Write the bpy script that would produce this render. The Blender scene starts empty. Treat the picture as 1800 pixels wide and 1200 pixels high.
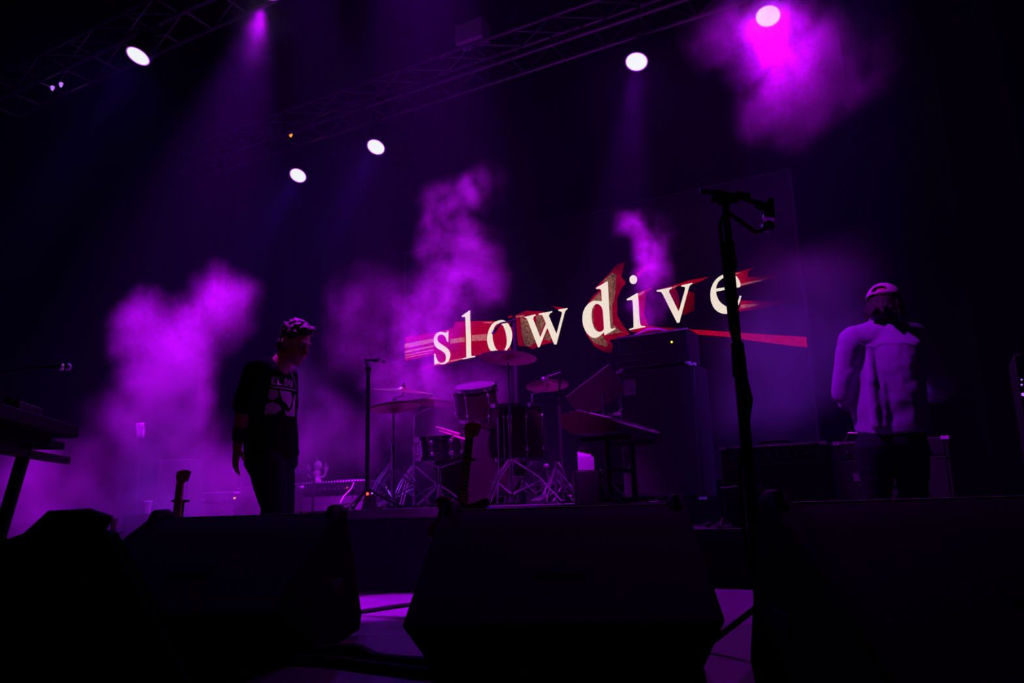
import bpy, bmesh, math, random
from mathutils import Vector, Matrix
random.seed(7)
scn = bpy.context.scene
col = scn.collection

# ------------------------------------------------------------------ camera
F_PX = 1370.0            # focal length in pixels of the 1800x1200 frame
EYE = 0.56               # eye height above the stage floor
AX = Vector((0.874, 0.485, -0.028)).normalized()
AZ = Vector((0.470, -0.859, -0.203)); AZ = (AZ - AX * AZ.dot(AX)).normalized()
AY = AZ.cross(AX)
CAM = Vector((0, 0, EYE))
camd = bpy.data.cameras.new('camera'); cam = bpy.data.objects.new('camera', camd); col.objects.link(cam)
camd.sensor_width = 36.0; camd.lens = F_PX / 1800 * 36; camd.clip_start = 0.05; camd.clip_end = 200
M = Matrix((AX, AY, AZ)).transposed().to_4x4(); M.translation = CAM
cam.matrix_world = M
scn.camera = cam

def ray(px, py): return AX * (px - 900) + AY * (600 - py) - AZ * F_PX
def atD(px, py, d): return CAM + ray(px, py) * (d / F_PX)
def atY(px, py, y): r = ray(px, py); return CAM + r * (y / r.y)
def atZ(px, py, z): r = ray(px, py); return CAM + r * ((z - EYE) / r.z)

# ------------------------------------------------------------------ world, exposure
w = bpy.data.worlds.new('dark_hall'); scn.world = w; w.use_nodes = True
w.node_tree.nodes['Background'].inputs[0].default_value = (0.02, 0.012, 0.06, 1)
w.node_tree.nodes['Background'].inputs[1].default_value = 0.02
scn.view_settings.view_transform = 'Standard'; scn.view_settings.look = 'None'
scn.view_settings.exposure = 0.0; scn.view_settings.gamma = 1.0
scn.view_settings.use_curve_mapping = False
scn.cycles.volume_step_rate = 1.0
scn.cycles.volume_max_steps = 256
scn.cycles.max_bounces = 4
scn.cycles.volume_bounces = 0
scn.cycles.use_light_tree = False

PURPLE = (0.50, 0.0, 1.0)
VIOLET = (0.22, 0.02, 1.0)
BLUE = (0.14, 0.04, 1.0)

# ------------------------------------------------------------------ materials
def mat(name, colr, rough=0.6, metal=0.0, emit=None, estr=1.0, noise=0.0, nscale=20.0, spec=0.5, bump=0.0):
    m = bpy.data.materials.new(name); m.use_nodes = True
    nt = m.node_tree; b = nt.nodes['Principled BSDF']
    b.inputs['Base Color'].default_value = (*colr, 1)
    b.inputs['Roughness'].default_value = rough
    b.inputs['Metallic'].default_value = metal
    b.inputs['Specular IOR Level'].default_value = spec
    if emit:
        m.cycles.emission_sampling = 'NONE'
        b.inputs['Emission Color'].default_value = (*emit, 1); b.inputs['Emission Strength'].default_value = estr
    if noise or bump:
        tc = nt.nodes.new('ShaderNodeTexCoord'); n = nt.nodes.new('ShaderNodeTexNoise')
        n.inputs['Scale'].default_value = nscale; n.inputs['Detail'].default_value = 5
        nt.links.new(tc.outputs['Object'], n.inputs['Vector'])
        if noise:
            r = nt.nodes.new('ShaderNodeMix'); r.data_type = 'RGBA'
            r.inputs[6].default_value = (*[c * (1 - noise) for c in colr], 1)
            r.inputs[7].default_value = (*[min(1, c * (1 + noise)) for c in colr], 1)
            nt.links.new(n.outputs[0], r.inputs[0]); nt.links.new(r.outputs[2], b.inputs['Base Color'])
        if bump:
            bp = nt.nodes.new('ShaderNodeBump'); bp.inputs['Strength'].default_value = bump
            bp.inputs['Distance'].default_value = 0.01
            nt.links.new(n.outputs[0], bp.inputs['Height']); nt.links.new(bp.outputs[0], b.inputs['Normal'])
    return m
MT = dict(
    deck=mat('stage_deck', (0.10, 0.09, 0.11), 0.45, noise=0.5, nscale=6, bump=0.15),
    apron=mat('apron_lino', (0.028, 0.026, 0.034), 0.6, noise=0.4, nscale=4),
    strip=mat('aluminium_strip', (0.6, 0.6, 0.62), 0.35, 1.0),
    drape=mat('black_drape', (0.006, 0.006, 0.008), 0.95, noise=0.4, nscale=9, spec=0.1),
    shell=mat('black_shell', (0.012, 0.012, 0.014), 0.9, spec=0.1),
    black=mat('black_paint', (0.012, 0.012, 0.013), 0.55, noise=0.3, nscale=60, spec=0.3),
    wedge=mat('wedge_paint', (0.0025, 0.0025, 0.003), 0.85, noise=0.3, nscale=80, bump=0.2, spec=0.04),
    rubber=mat('rubber', (0.008, 0.008, 0.008), 0.8, spec=0.2),
    tolex=mat('black_tolex', (0.018, 0.017, 0.019), 0.55, noise=0.4, nscale=120, bump=0.3),
    grille=mat('grille_cloth', (0.035, 0.033, 0.036), 0.9, noise=0.4, nscale=200, spec=0.1),
    silver_grille=mat('silver_grille_cloth', (0.16, 0.15, 0.16), 0.85, noise=0.3, nscale=200, spec=0.2),
    panel=mat('control_panel', (0.05, 0.05, 0.055), 0.4, 0.5),
    chrome=mat('chrome', (0.75, 0.75, 0.78), 0.18, 1.0),
    steel=mat('brushed_steel', (0.45, 0.45, 0.47), 0.35, 1.0),
    alu=mat('truss_aluminium', (0.30, 0.28, 0.30), 0.35, 0.7),
    bright=mat('bright_trim', (0.85, 0.85, 0.86), 0.45),
    dim_red=mat('dull_red_board', (0.022, 0.005, 0.006), 0.7),
    bronze=mat('cymbal_bronze', (0.50, 0.36, 0.20), 0.30, 0.9, noise=0.2, nscale=30),
    drum=mat('drum_shell', (0.022, 0.007, 0.008), 0.3, noise=0.3, nscale=15),
    skin_drum=mat('drum_head', (0.10, 0.09, 0.09), 0.6),
    dark_drum=mat('dark_drum_head', (0.018, 0.008, 0.009), 0.5),
    wood=mat('stick_wood', (0.75, 0.58, 0.38), 0.5, noise=0.2, nscale=40),
    maple=mat('maple_neck', (0.40, 0.22, 0.10), 0.45, noise=0.25, nscale=25),
    rosewood=mat('rosewood', (0.06, 0.03, 0.02), 0.5, noise=0.3, nscale=40),
    sunburst=mat('guitar_body', (0.09, 0.02, 0.02), 0.25),
    white=mat('white_plastic', (0.75, 0.73, 0.72), 0.5),
    paper=mat('white_paper', (0.8, 0.78, 0.78), 0.8, noise=0.08, nscale=12),
    cloth_white=mat('white_towel', (0.7, 0.68, 0.7), 0.95, noise=0.1, nscale=40),
    skin=mat('skin', (0.50, 0.28, 0.21), 0.55, noise=0.1, nscale=30),
    hair=mat('brown_hair', (0.018, 0.010, 0.007), 0.7, noise=0.5, nscale=60),
    tee=mat('black_tee', (0.012, 0.012, 0.014), 0.95, noise=0.3, nscale=30, spec=0.05),
    jeans=mat('dark_jeans', (0.018, 0.018, 0.030), 0.9, noise=0.4, nscale=80, spec=0.1),
    shirt=mat('chambray_shirt', (0.42, 0.46, 0.55), 0.9, noise=0.15, nscale=60, spec=0.1),
    seam=mat('chambray_seam', (0.36, 0.40, 0.48), 0.9, noise=0.15, nscale=60, spec=0.1),
    cap=mat('pale_cap', (0.55, 0.45, 0.50), 0.9, noise=0.1, nscale=40, spec=0.1),
    shoe=mat('shoe_leather', (0.02, 0.018, 0.018), 0.5),
    print_=mat('shirt_print', (0.75, 0.73, 0.74), 0.8),
    band=mat('wristband', (0.015, 0.014, 0.016), 0.8),
    led_red=mat('led_red', (0.1, 0, 0), 0.5, emit=(1.0, 0.06, 0.02), estr=2.5),
    led_orange=mat('led_orange', (0.1, 0.05, 0), 0.5, emit=(1.0, 0.22, 0.02), estr=2.0),
    led_yellow=mat('led_yellow', (0.1, 0.1, 0), 0.5, emit=(1.0, 0.75, 0.05), estr=2.0),
    led_violet=mat('led_violet', (0.1, 0, 0.1), 0.5, emit=(0.45, 0.15, 1.0), estr=1.2),
    led_warm=mat('led_warm', (0.1, 0.1, 0), 0.5, emit=(1.0, 0.85, 0.55), estr=3.0),
    lens=mat('lit_lens', (0.8, 0.8, 0.8), 0.4, emit=(0.90, 0.96, 0.92), estr=0.95),
    lens_rim=mat('lit_lens_rim', (0.3, 0.1, 0.4), 0.4, emit=(0.65, 0.05, 0.95), estr=0.8),
    green_tape=mat('green_tape', (0.08, 0.5, 0.25), 0.6),
    yellow_tape=mat('yellow_tape', (0.75, 0.75, 0.35), 0.6),
    red_tape=mat('red_tape', (0.75, 0.03, 0.03), 0.6),
    screen=mat('led_panel', (0.006, 0.006, 0.007), 0.7, spec=0.15, noise=0.3, nscale=300),
    badge=mat('badge_grey', (0.30, 0.30, 0.34), 0.5),
    carpet=mat('riser_carpet', (0.12, 0.10, 0.12), 0.95, noise=0.4, nscale=60),
    case=mat('flight_case', (0.03, 0.028, 0.032), 0.5, noise=0.2, nscale=20),
    case2=mat('grey_box', (0.18, 0.17, 0.2), 0.6),
    glass=mat('bottle_plastic', (0.5, 0.5, 0.55), 0.15, spec=0.6),
    figurine=mat('glazed_figurine', (0.85, 0.75, 0.78), 0.25),
    synth_red=mat('red_synth_side', (0.025, 0.006, 0.006), 0.4),  # dark red base of the synthesizer's end cheeks
)

# ------------------------------------------------------------------ mesh helpers
class MB:
    def __init__(s): s.bm = bmesh.new()
    def _add(s, verts, faces):
        vs = [s.bm.verts.new(v) for v in verts]
        for f in faces:
            try: s.bm.faces.new([vs[i] for i in f])
            except ValueError: pass
    def box(s, c, size, rot=None, taper=1.0):
        c = Vector(c); hx, hy, hz = [v / 2 for v in size]
        P = []
        for z in (-1, 1):
            t = taper if z > 0 else 1.0
            for x, y in ((-1, -1), (1, -1), (1, 1), (-1, 1)):
                v = Vector((x * hx * t, y * hy * t, z * hz))
                P.append(c + (rot @ v if rot else v))
        s._add(P, [(3, 2, 1, 0), (4, 5, 6, 7), (0, 1, 5, 4), (1, 2, 6, 5), (2, 3, 7, 6), (3, 0, 4, 7)]); return s
    def cyl(s, a, b, r0, r1=None, seg=12, caps=True):
        a, b = Vector(a), Vector(b); r1 = r0 if r1 is None else r1
        d = (b - a).normalized(); u = d.orthogonal().normalized(); v = d.cross(u)
        P = []
        for p, r in ((a, r0), (b, r1)):
            for i in range(seg):
                t = 2 * math.pi * i / seg; P.append(p + (u * math.cos(t) + v * math.sin(t)) * r)
        F = [(i, (i + 1) % seg, seg + (i + 1) % seg, seg + i) for i in range(seg)]
        if caps: F += [tuple(range(seg - 1, -1, -1)), tuple(range(seg, 2 * seg))]
        s._add(P, F); return s
    def tube(s, pts, r, seg=8, radii=None):
        pts = [Vector(p) for p in pts]; n = len(pts); P = []; pu = None
        for k, p in enumerate(pts):
            d = (pts[min(k + 1, n - 1)] - pts[max(k - 1, 0)]).normalized()
            u = d.orthogonal().normalized() if pu is None else (pu - d * pu.dot(d)).normalized()
            pu = u; v = d.cross(u); rr = radii[k] if radii else r
            for i in range(seg):
                t = 2 * math.pi * i / seg; P.append(p + (u * math.cos(t) + v * math.sin(t)) * rr)
        F = [(k * seg + i, k * seg + (i + 1) % seg, (k + 1) * seg + (i + 1) % seg, (k + 1) * seg + i) for k in range(n - 1) for i in range(seg)]
        F += [tuple(range(seg - 1, -1, -1)), tuple(range((n - 1) * seg, n * seg))]
        s._add(P, F); return s
    def ell(s, c, r, rot=None, nu=16, nv=10):
        c = Vector(c); r = (r, r, r) if not hasattr(r, '__len__') else r
        P = [Vector((0, 0, -1))]
        for j in range(1, nv):
            ph = math.pi * j / nv - math.pi / 2
            for i in range(nu):
                t = 2 * math.pi * i / nu; P.append(Vector((math.cos(ph) * math.cos(t), math.cos(ph) * math.sin(t), math.sin(ph))))
        P.append(Vector((0, 0, 1)))
        P = [c + ((rot @ Vector((p.x * r[0], p.y * r[1], p.z * r[2]))) if rot else Vector((p.x * r[0], p.y * r[1], p.z * r[2]))) for p in P]
        F = [(0, 1 + (i + 1) % nu, 1 + i) for i in range(nu)]
        for j in range(nv - 2):
            for i in range(nu):
                a = 1 + j * nu; F.append((a + i, a + (i + 1) % nu, a + nu + (i + 1) % nu, a + nu + i))
        L = len(P) - 1; a = 1 + (nv - 2) * nu
        F += [(a + i, a + (i + 1) % nu, L) for i in range(nu)]
        s._add(P, F); return s
    def lathe(s, prof, c=(0, 0, 0), rot=None, seg=24, ring=False):
        c = Vector(c); P = []
        for r, z in prof:
            for i in range(seg):
                t = 2 * math.pi * i / seg; v = Vector((r * math.cos(t), r * math.sin(t), z)); P.append(c + (rot @ v if rot else v))
        n = len(prof)
        F = [(k * seg + i, k * seg + (i + 1) % seg, (k + 1) * seg + (i + 1) % seg, (k + 1) * seg + i) for k in range(n - 1) for i in range(seg)]
        if ring: F += [((n - 1) * seg + i, (n - 1) * seg + (i + 1) % seg, (i + 1) % seg, i) for i in range(seg)]
        else: F += [tuple(range(seg - 1, -1, -1)), tuple(range((n - 1) * seg, n * seg))]
        s._add(P, F); return s
    def prism(s, prof, x0, x1):                      # (y,z) outline pushed along x
        n = len(prof); P = [Vector((x0, y, z)) for y, z in prof] + [Vector((x1, y, z)) for y, z in prof]
        F = [(i, (i + 1) % n, n + (i + 1) % n, n + i) for i in range(n)] + [tuple(range(n - 1, -1, -1)), tuple(range(n, 2 * n))]
        s._add(P, F); return s
    def caps(s, chain, nu=14):                       # tapered capsules: [(point, radius), ...]
        for (a, ra), (b, rb) in zip(chain, chain[1:]): s.cyl(a, b, ra, rb, nu)
        for p, r in chain: s.ell(p, r, None, nu, 8)
        return s
    def loft(s, rings, u, seg=24):                   # rings: (centre, half width, half depth[, squareness]) along a spine; u = width axis
        P = []; n = len(rings); u = Vector(u).normalized()
        for k, (c, a, b) in enumerate(rings):
            c = Vector(c); d = (Vector(rings[min(k + 1, n - 1)][0]) - Vector(rings[max(k - 1, 0)][0])).normalized()
            uu = (u - d * u.dot(d)).normalized(); v = d.cross(uu)
            for i in range(seg):
                t = 2 * math.pi * i / seg; P.append(c + uu * a * math.cos(t) + v * b * math.sin(t))
        F = [(k * seg + i, k * seg + (i + 1) % seg, (k + 1) * seg + (i + 1) % seg, (k + 1) * seg + i) for k in range(n - 1) for i in range(seg)]
        F += [tuple(range(seg - 1, -1, -1)), tuple(range((n - 1) * seg, n * seg))]
        s._add(P, F); return s
    def mesh(s, name, m, org=None, smooth=False, bevel=0.0):
        if org is not None: bmesh.ops.translate(s.bm, verts=s.bm.verts, vec=-Vector(org))
        bmesh.ops.recalc_face_normals(s.bm, faces=s.bm.faces)
        me = bpy.data.meshes.new(name); s.bm.to_mesh(me); s.bm.free()
        me.materials.append(MT[m] if isinstance(m, str) else m)
        if smooth:
            for p in me.polygons: p.use_smooth = True
            me.set_sharp_from_angle(angle=math.radians(40))
        return me
    def build(s, name, m, parent=None, org=None, smooth=True, bevel=0.0):
        o = bpy.data.objects.new(name, s.mesh(name, m, org, smooth)); col.objects.link(o)
        o.parent = parent
        if bevel:
            b = o.modifiers.new('bevel', 'BEVEL'); b.width = bevel; b.segments = 2; b.limit_method = 'ANGLE'
        return o
def put(name, me, parent=None, loc=(0, 0, 0), rot=(0, 0, 0), scale=(1, 1, 1)):
    o = bpy.data.objects.new(name, me); col.objects.link(o); o.parent = parent
    o.location = loc; o.rotation_euler = rot; o.scale = scale; return o
def tag(o, label, cat, group=None, kind=None):
    o['label'] = label; o['category'] = cat
    if group: o['group'] = group
    if kind: o['kind'] = kind
    return o
def thing(name, label, cat, loc=(0, 0, 0), rz=0.0, group=None):
    o = bpy.data.objects.new(name, None); col.objects.link(o); o.empty_display_size = 0.1
    o.location = loc; o.rotation_euler = (0, 0, rz); return tag(o, label, cat, group)
def struct(name, mb, m, label=None, bevel=0.0, smooth=False):
    o = mb.build(name, m, None, None, smooth, bevel); o['kind'] = 'structure'
    if label: o['label'] = label
    return o
def rot_to(d, up=Vector((0, 0, 1))):                 # rotation whose local -Z points along d
    return Vector(d).to_track_quat('-Z', 'Y').to_matrix()
VIEW_RZ = math.atan2(AX.y, AX.x)                     # yaw whose local x runs along the picture's width

# ------------------------------------------------------------------ setting
RISER_H, SIDE_H = 0.545, 0.36
APRON = 0.18
hv = Vector((-AZ.x, -AZ.y, 0)).normalized()          # level heading of the camera
struct('floor', MB().box((-3.5, 4.5, -0.05), (15, 9.2, 0.1)), 'deck', 'dark painted stage deck under the band gear')
VR = Matrix.Rotation(math.atan2(AX.y, AX.x), 3, 'Z')
ac = hv * (2.5 - 0.75); struct('floor', MB().box((ac.x, ac.y, APRON / 2), (9.0, 1.5, APRON), VR), 'apron', 'raised black apron along the front of the stage')
t = struct('trim_1', MB().box((-3.5, 3.36, 0.006), (15, 0.03, 0.012)), 'strip', 'metal joint strip across the stage floor')
wb = MB()
nx = 150
rows = []
for k in range(nx + 1):
    x = -11 + 15 * k / nx; y = 9.0 + 0.06 * math.sin(x * 11) + 0.03 * math.sin(x * 23.7 + 1)
    rows.append((x, y))
P = [Vector((x, y, 0)) for x, y in rows] + [Vector((x, y, 7)) for x, y in rows]
wb._add(P, [(k, k + 1, nx + 2 + k, nx + 1 + k) for k in range(nx)])
struct('wall_back', wb, 'drape', 'pleated black drape hanging behind the screen', smooth=True)
struct('wall_left', MB().box((-11.05, 4.5, 3.5), (0.1, 9.2, 7)), 'drape', 'black masking drape on the left of the stage')
struct('wall_right', MB().box((4.05, 4.5, 3.5), (0.1, 9.2, 7)), 'drape', 'black masking drape on the right of the stage')
struct('ceiling', MB().box((-3.5, 4.5, 7.05), (15.2, 9.2, 0.1)), 'shell', 'black hall ceiling above the trusses')

# drum riser and side riser
def riser(name, label, x0, x1, y0, y1, h, top):
    r = thing(name, label, 'riser', (x0, y0, 0))
    MB().box(((x1 - x0) / 2, (y1 - y0) / 2, h - 0.03), (x1 - x0, y1 - y0, 0.06)).build('deck', top, r, bevel=0.004)
    MB().box(((x1 - x0) / 2, 0.02, (h - 0.06) / 2), (x1 - x0 - 0.02, 0.02, h - 0.06)).build('skirt', 'drape', r)
    MB().box((0.02, (y1 - y0) / 2, (h - 0.06) / 2), (0.02, y1 - y0 - 0.02, h - 0.06)).build('skirt', 'drape', r)
    lg = MB().box((0, 0, (h - 0.06) / 2), (0.05, 0.05, h - 0.06)).mesh('leg', 'steel')
    for x in (0.1, (x1 - x0) / 2, x1 - x0 - 0.1):
        for y in (0.1, y1 - y0 - 0.1): put('leg', lg, r, (x, y, 0))
    return r
DR = dict(x0=-4.28, x1=-1.93, y0=4.36, y1=6.55)
rs = riser('drum_riser', 'low black skirted riser carrying the drum kit', DR['x0'], DR['x1'], DR['y0'], DR['y1'], RISER_H, 'carpet')
for px, m, wd in ((517, 'yellow_tape', .05), (532, 'yellow_tape', .05), (826, 'green_tape', .07), (847, 'green_tape', .11), (934, 'green_tape', .05), (977, 'green_tape', .06)):
    x = atY(px, 888, DR['y0']).x
    MB().box((x - DR['x0'] + .03, -0.002, RISER_H - 0.012), (wd, 0.004, 0.018)).build('marking_tape', m, rs)
riser('backline_riser', 'lower black riser under the amplifiers at right', -1.86, 1.6, 5.2, 6.7, SIDE_H, 'black')

# ------------------------------------------------------------------ LED screen
SY = 8.0
SX0, SX1, SZ0, SZ1 = -5.96, -1.06, 0.75, 3.85
sc_ = thing('led_screen', 'large dark video wall showing glowing band name with red streaks', 'screen', ((SX0 + SX1) / 2, SY, 0))
SO = Vector(((SX0 + SX1) / 2, SY, 0))
MB().box((0, 0.06, (SZ0 + SZ1) / 2), (SX1 - SX0 - 0.02, 0.12, SZ1 - SZ0 - 0.02)).build('screen_face', 'screen', sc_)
fr = MB()
for x in (SX0 - SO.x, SX1 - SO.x): fr.box((x, 0.07, (SZ0 + SZ1) / 2), (0.02, 0.15, SZ1 - SZ0 + 0.02))
for z in (SZ0, SZ1): fr.box((0, 0.07, z), (SX1 - SX0, 0.15, 0.02))
fr.build('screen_frame', 'black', sc_)
lgm = MB().box((0, 0, SZ0 / 2), (0.06, 0.06, SZ0)).mesh('support', 'black')
for x in (-2.2, -0.75, 0.75, 2.2): put('support', lgm, sc_, (x, 0.1, 0))

def smooth_path(pts, n=5):
    out = []; N = len(pts)
    for i in range(N):
        p1, p2 = pts[i], pts[(i + 1) % N]
        p0 = pts[i - 1] if len(p1) == 2 else p1
        p3 = pts[(i + 2) % N] if len(p2) == 2 else p2
        if len(p1) > 2 and len(p2) > 2: out.append(p1[:2]); continue
        for k in range(n):
            t = k / n
            out.append(tuple(0.5 * (2 * p1[a] + (p2[a] - p0[a]) * t + (2 * p0[a] - 5 * p1[a] + 4 * p2[a] - p3[a]) * t * t + (3 * p1[a] - p0[a] - 3 * p2[a] + p3[a]) * t ** 3) for a in (0, 1)))
    return out
LETPTS = []
def screen_shape(name, outlines, m, off, frame=(0, 0, 1.0), raw=False, fade=False):
    """flat lit figure on the screen, from outlines read off in the picture and laid on the screen's plane"""
    ox, oy, s = frame; bm = bmesh.new(); edges = []; lay = bm.verts.layers.float.new('glow')
    for o in outlines:
        pts = o if raw else smooth_path(o)
        vs = []
        for x, y in [q[:2] for q in pts]:
            qx, qy = ox + x / s, oy + y / s
            p = atY(qx, qy, SY - off); v_ = bm.verts.new((p.x - SO.x, -off, p.z)); vs.append(v_); v_[lay] = 1.0
            if name == 'screen_letter': LETPTS.append((qx, qy))
            elif fade: v_[lay] = max(0.10, 1.0 - min(math.hypot(a - qx, b - qy) for a, b in LETPTS) / 34)
        for a, b in zip(vs, vs[1:] + vs[:1]): edges.append(bm.edges.new((a, b)))
    bmesh.ops.triangle_fill(bm, use_beauty=True, use_dissolve=False, edges=edges, normal=(0, -1, 0))
    me = bpy.data.meshes.new(name); bm.to_mesh(me); bm.free(); me.materials.append(m)
    ob = bpy.data.objects.new(name, me); col.objects.link(ob); ob.parent = sc_; return ob
def emis(name, c, s=1.0, grain=0.25):
    m = bpy.data.materials.new(name); m.use_nodes = True; nt = m.node_tree; nt.nodes.clear(); m.cycles.emission_sampling = 'NONE'
    out = nt.nodes.new('ShaderNodeOutputMaterial'); e = nt.nodes.new('ShaderNodeEmission')
    tc = nt.nodes.new('ShaderNodeTexCoord'); n = nt.nodes.new('ShaderNodeTexNoise'); n.inputs['Scale'].default_value = 70; n.inputs['Detail'].default_value = 2
    mx = nt.nodes.new('ShaderNodeMapRange'); mx.inputs[1].default_value = 0.35; mx.inputs[2].default_value = 0.65
    mx.inputs[3].default_value = s * (1 - grain); mx.inputs[4].default_value = s * (1 + grain * 0.4)
    nt.links.new(tc.outputs['Object'], n.inputs[0]); nt.links.new(n.outputs[0], mx.inputs[0]); at_ = nt.nodes.new('ShaderNodeAttribute'); at_.attribute_name = 'glow'; mu_ = nt.nodes.new('ShaderNodeMath'); mu_.operation = 'MULTIPLY'
    nt.links.new(mx.outputs[0], mu_.inputs[0]); nt.links.new(at_.outputs['Fac'], mu_.inputs[1]); nt.links.new(mu_.outputs[0], e.inputs[1])
    e.inputs[0].default_value = (*c, 1); nt.links.new(e.outputs[0], out.inputs[0]); return m
E_W = emis('screen_white', (0.93, 0.80, 0.68), 0.95, 0.06)
E_R = emis('screen_red', (0.55, 0.0, 0.02), 0.70, 0.45)
E_D = emis('screen_deep_red', (0.28, 0.0, 0.01), 0.7, 0.4)
E_P = emis('screen_pink', (0.75, 0.16, 0.20), 0.75, 0.4)
E_B = emis('screen_tan', (0.34, 0.12, 0.08), 0.85, 0.7)
Z1, Z2, Z3, Z4, Z5 = (700, 520, 8.572), (840, 520, 8.572), (1010, 450, 6.667), (1140, 450, 8.572), (1180, 460, 6.923)
C = 1
LET = {
 's': (Z1, [[(745,522,C),(757,530,C),(755,690,C),(735,690,C),(720,640),(690,595),(650,580),(605,600),(590,640),(605,690),(650,725),(710,765),(760,810),(785,870),(780,930),(755,985),(710,1020),(660,1030),(610,1020),(568,1028),(545,1040,C),(540,870,C),(560,868,C),(575,930),(605,985),(645,1010),(690,1000),(715,960),(718,910),(700,865),(650,825),(590,790),(550,745),(535,690),(540,630),(565,575),(610,545),(660,540),(700,550),(728,545)]]),
 'l': (Z1, [[(1075,215,C),(1085,225,C),(1085,330),(1095,600),(1100,870),(1115,905),(1160,900,C),(1160,920,C),(970,955,C),(970,940,C),(1015,925),(1025,890),(1020,600),(1010,340),(1000,315),(960,320,C),(955,300,C)]]),
 'o': (Z2, [[(345,362),(420,382),(475,445),(508,520),(518,600),(505,690),(470,775),(410,840),(340,872),(270,865),(210,840),(170,795),(145,720),(138,640),(150,560),(185,470),(240,400)],
            [(330,415),(375,445),(405,510),(428,600),(435,690),(425,760),(395,815),(355,830),(310,822),(275,795),(245,730),(225,640),(225,560),(240,490),(275,435)]]),
 'w': (Z2, [[(690,318,C),(868,275,C),(872,298,C),(845,310),(833,345,C),(940,620,C),(1025,415,C),(985,320),(965,290),(915,285,C),(915,265,C),(1120,228,C),(1122,245,C),(1085,265),(1070,300,C),(1185,570,C),(1265,270,C),(1260,240),(1215,225,C),(1210,205,C),(1350,180,C),(1352,195,C),(1320,225),(1305,265,C),(1185,730,C),(1150,730,C),(1045,480,C),(930,772,C),(905,772,C),(750,370,C),(730,335)]]),
 'd': (Z3, [[(380,295,C),(390,300,C),(405,600),(418,800),(430,850),(475,840,C),(480,855,C),(350,930,C),(345,890,C),(320,915),(270,950),(210,955),(150,910),(110,840),(92,760),(95,680),(120,610),(165,555),(220,525),(280,525),(318,530,C),(312,420),(300,385),(255,385,C),(250,372,C)],
            [(255,560),(295,575),(325,620),(335,720),(345,850,C),(320,880),(280,885),(240,860),(215,800),(200,730),(200,660),(215,600)]]),
 'i': (Z3, [[(740,428,C),(748,520),(765,760),(785,815),(828,818,C),(828,832,C),(640,868,C),(640,852,C),(680,840),(690,810),(680,540),(665,515),(615,520,C),(608,505,C)],
            [(688+45*math.cos(k*math.pi/6), 275+52*math.sin(k*math.pi/6)) for k in range(12)]]),
 'v': (Z4, [[(120,515,C),(355,465,C),(352,490,C),(320,505),(308,535,C),(455,835,C),(550,500,C),(545,465),(495,460,C),(492,440,C),(658,402,C),(662,418,C),(625,440),(610,470,C),(465,1000,C),(430,1005,C),(225,600,C),(190,545),(125,535,C)]]),
 'e': (Z4, [[(1380,465,C),(1385,420),(1360,350),(1310,290),(1240,268),(1140,275),(1050,320),(980,400),(940,500),(930,590),(945,690),(985,780),(1050,840),(1130,868),(1210,860),(1290,810),(1360,730),(1400,600,C),(1375,595,C),(1340,690),(1280,745),(1210,765),(1140,740),(1070,680),(1030,600),(1018,535,C),(1240,490,C)],
            [(1015,490,C),(1045,400),(1100,345),(1150,320),(1200,330),(1235,380),(1245,455,C)]]),
}
for k, (fz, outl) in LET.items(): screen_shape('screen_letter', outl, E_W, 0.008, fz)['label'] = 'glowing cream serif letter ' + k
# red streaks behind the letters
STREAKS = [
 (Z1, E_R, [(95,615),(520,560),(830,480),(860,390),(1000,380),(1400,375),(1680,400),(1690,820),(1150,900),(700,1035),(280,1105),(560,1020),(560,880),(95,985)]),
 (Z2, E_R, [(440,310),(520,290),(525,320),(460,330)]), (Z2, E_R, [(480,470),(550,465),(560,620),(500,640)]),
 (Z2, E_R, [(565,290),(730,220),(1000,235),(1000,300),(1080,480),(1160,690),(960,740),(830,800),(740,760),(605,750)]),
 (Z2, E_R, [(1115,150),(1260,175),(1330,190),(1205,205)]),
 (Z3, E_R, [(240,375),(430,180),(500,92),(585,75),(548,240),(600,310),(540,400),(500,500),(500,690),(560,800),(645,912),(500,965),(400,985),(380,950),(450,1050),(430,1135),(320,1110),(230,1050),(140,920),(95,780),(100,660),(165,545),(220,460),(300,400)]),
 (Z3, E_R, [(720,205),(880,75),(905,105),(745,250)]),
 (Z3, E_R, [(742,428),(925,362),(840,430),(830,560),(815,680),(870,815),(780,815)]),
 (Z3, E_R, [(640,880),(840,812),(1000,830),(1200,850),(1200,880),(940,872),(800,900)]),
 (Z4, E_R, [(120,512),(480,410),(600,365),(915,312),(760,390),(660,420),(650,400),(500,440),(355,475)]),
 (Z4, E_D, [(310,520),(400,475),(440,560),(470,700),(455,830)]),
 (Z4, E_D, [(590,520),(690,560),(690,820),(510,890)]),
 (Z5, E_R, [(715,145),(860,110),(1035,58),(940,110),(925,185),(1100,180),(1360,165),(1050,240),(840,300),(835,240),(780,180)]),
 (Z5, E_R, [(850,470),(1100,480),(1385,485),(1250,530),(1000,585),(780,605),(830,560)]),
 (Z5, E_R, [(200,812),(250,825),(470,835),(680,850),(1000,875),(1650,915),(1663,1040),(1500,1025),(1000,962),(680,912),(330,885)]),
]
for k, (fz, m, pts) in enumerate(STREAKS): screen_shape('screen_streak', [pts], m, 0.003, fz, True, 0 < k < len(STREAKS) - 1)
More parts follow.
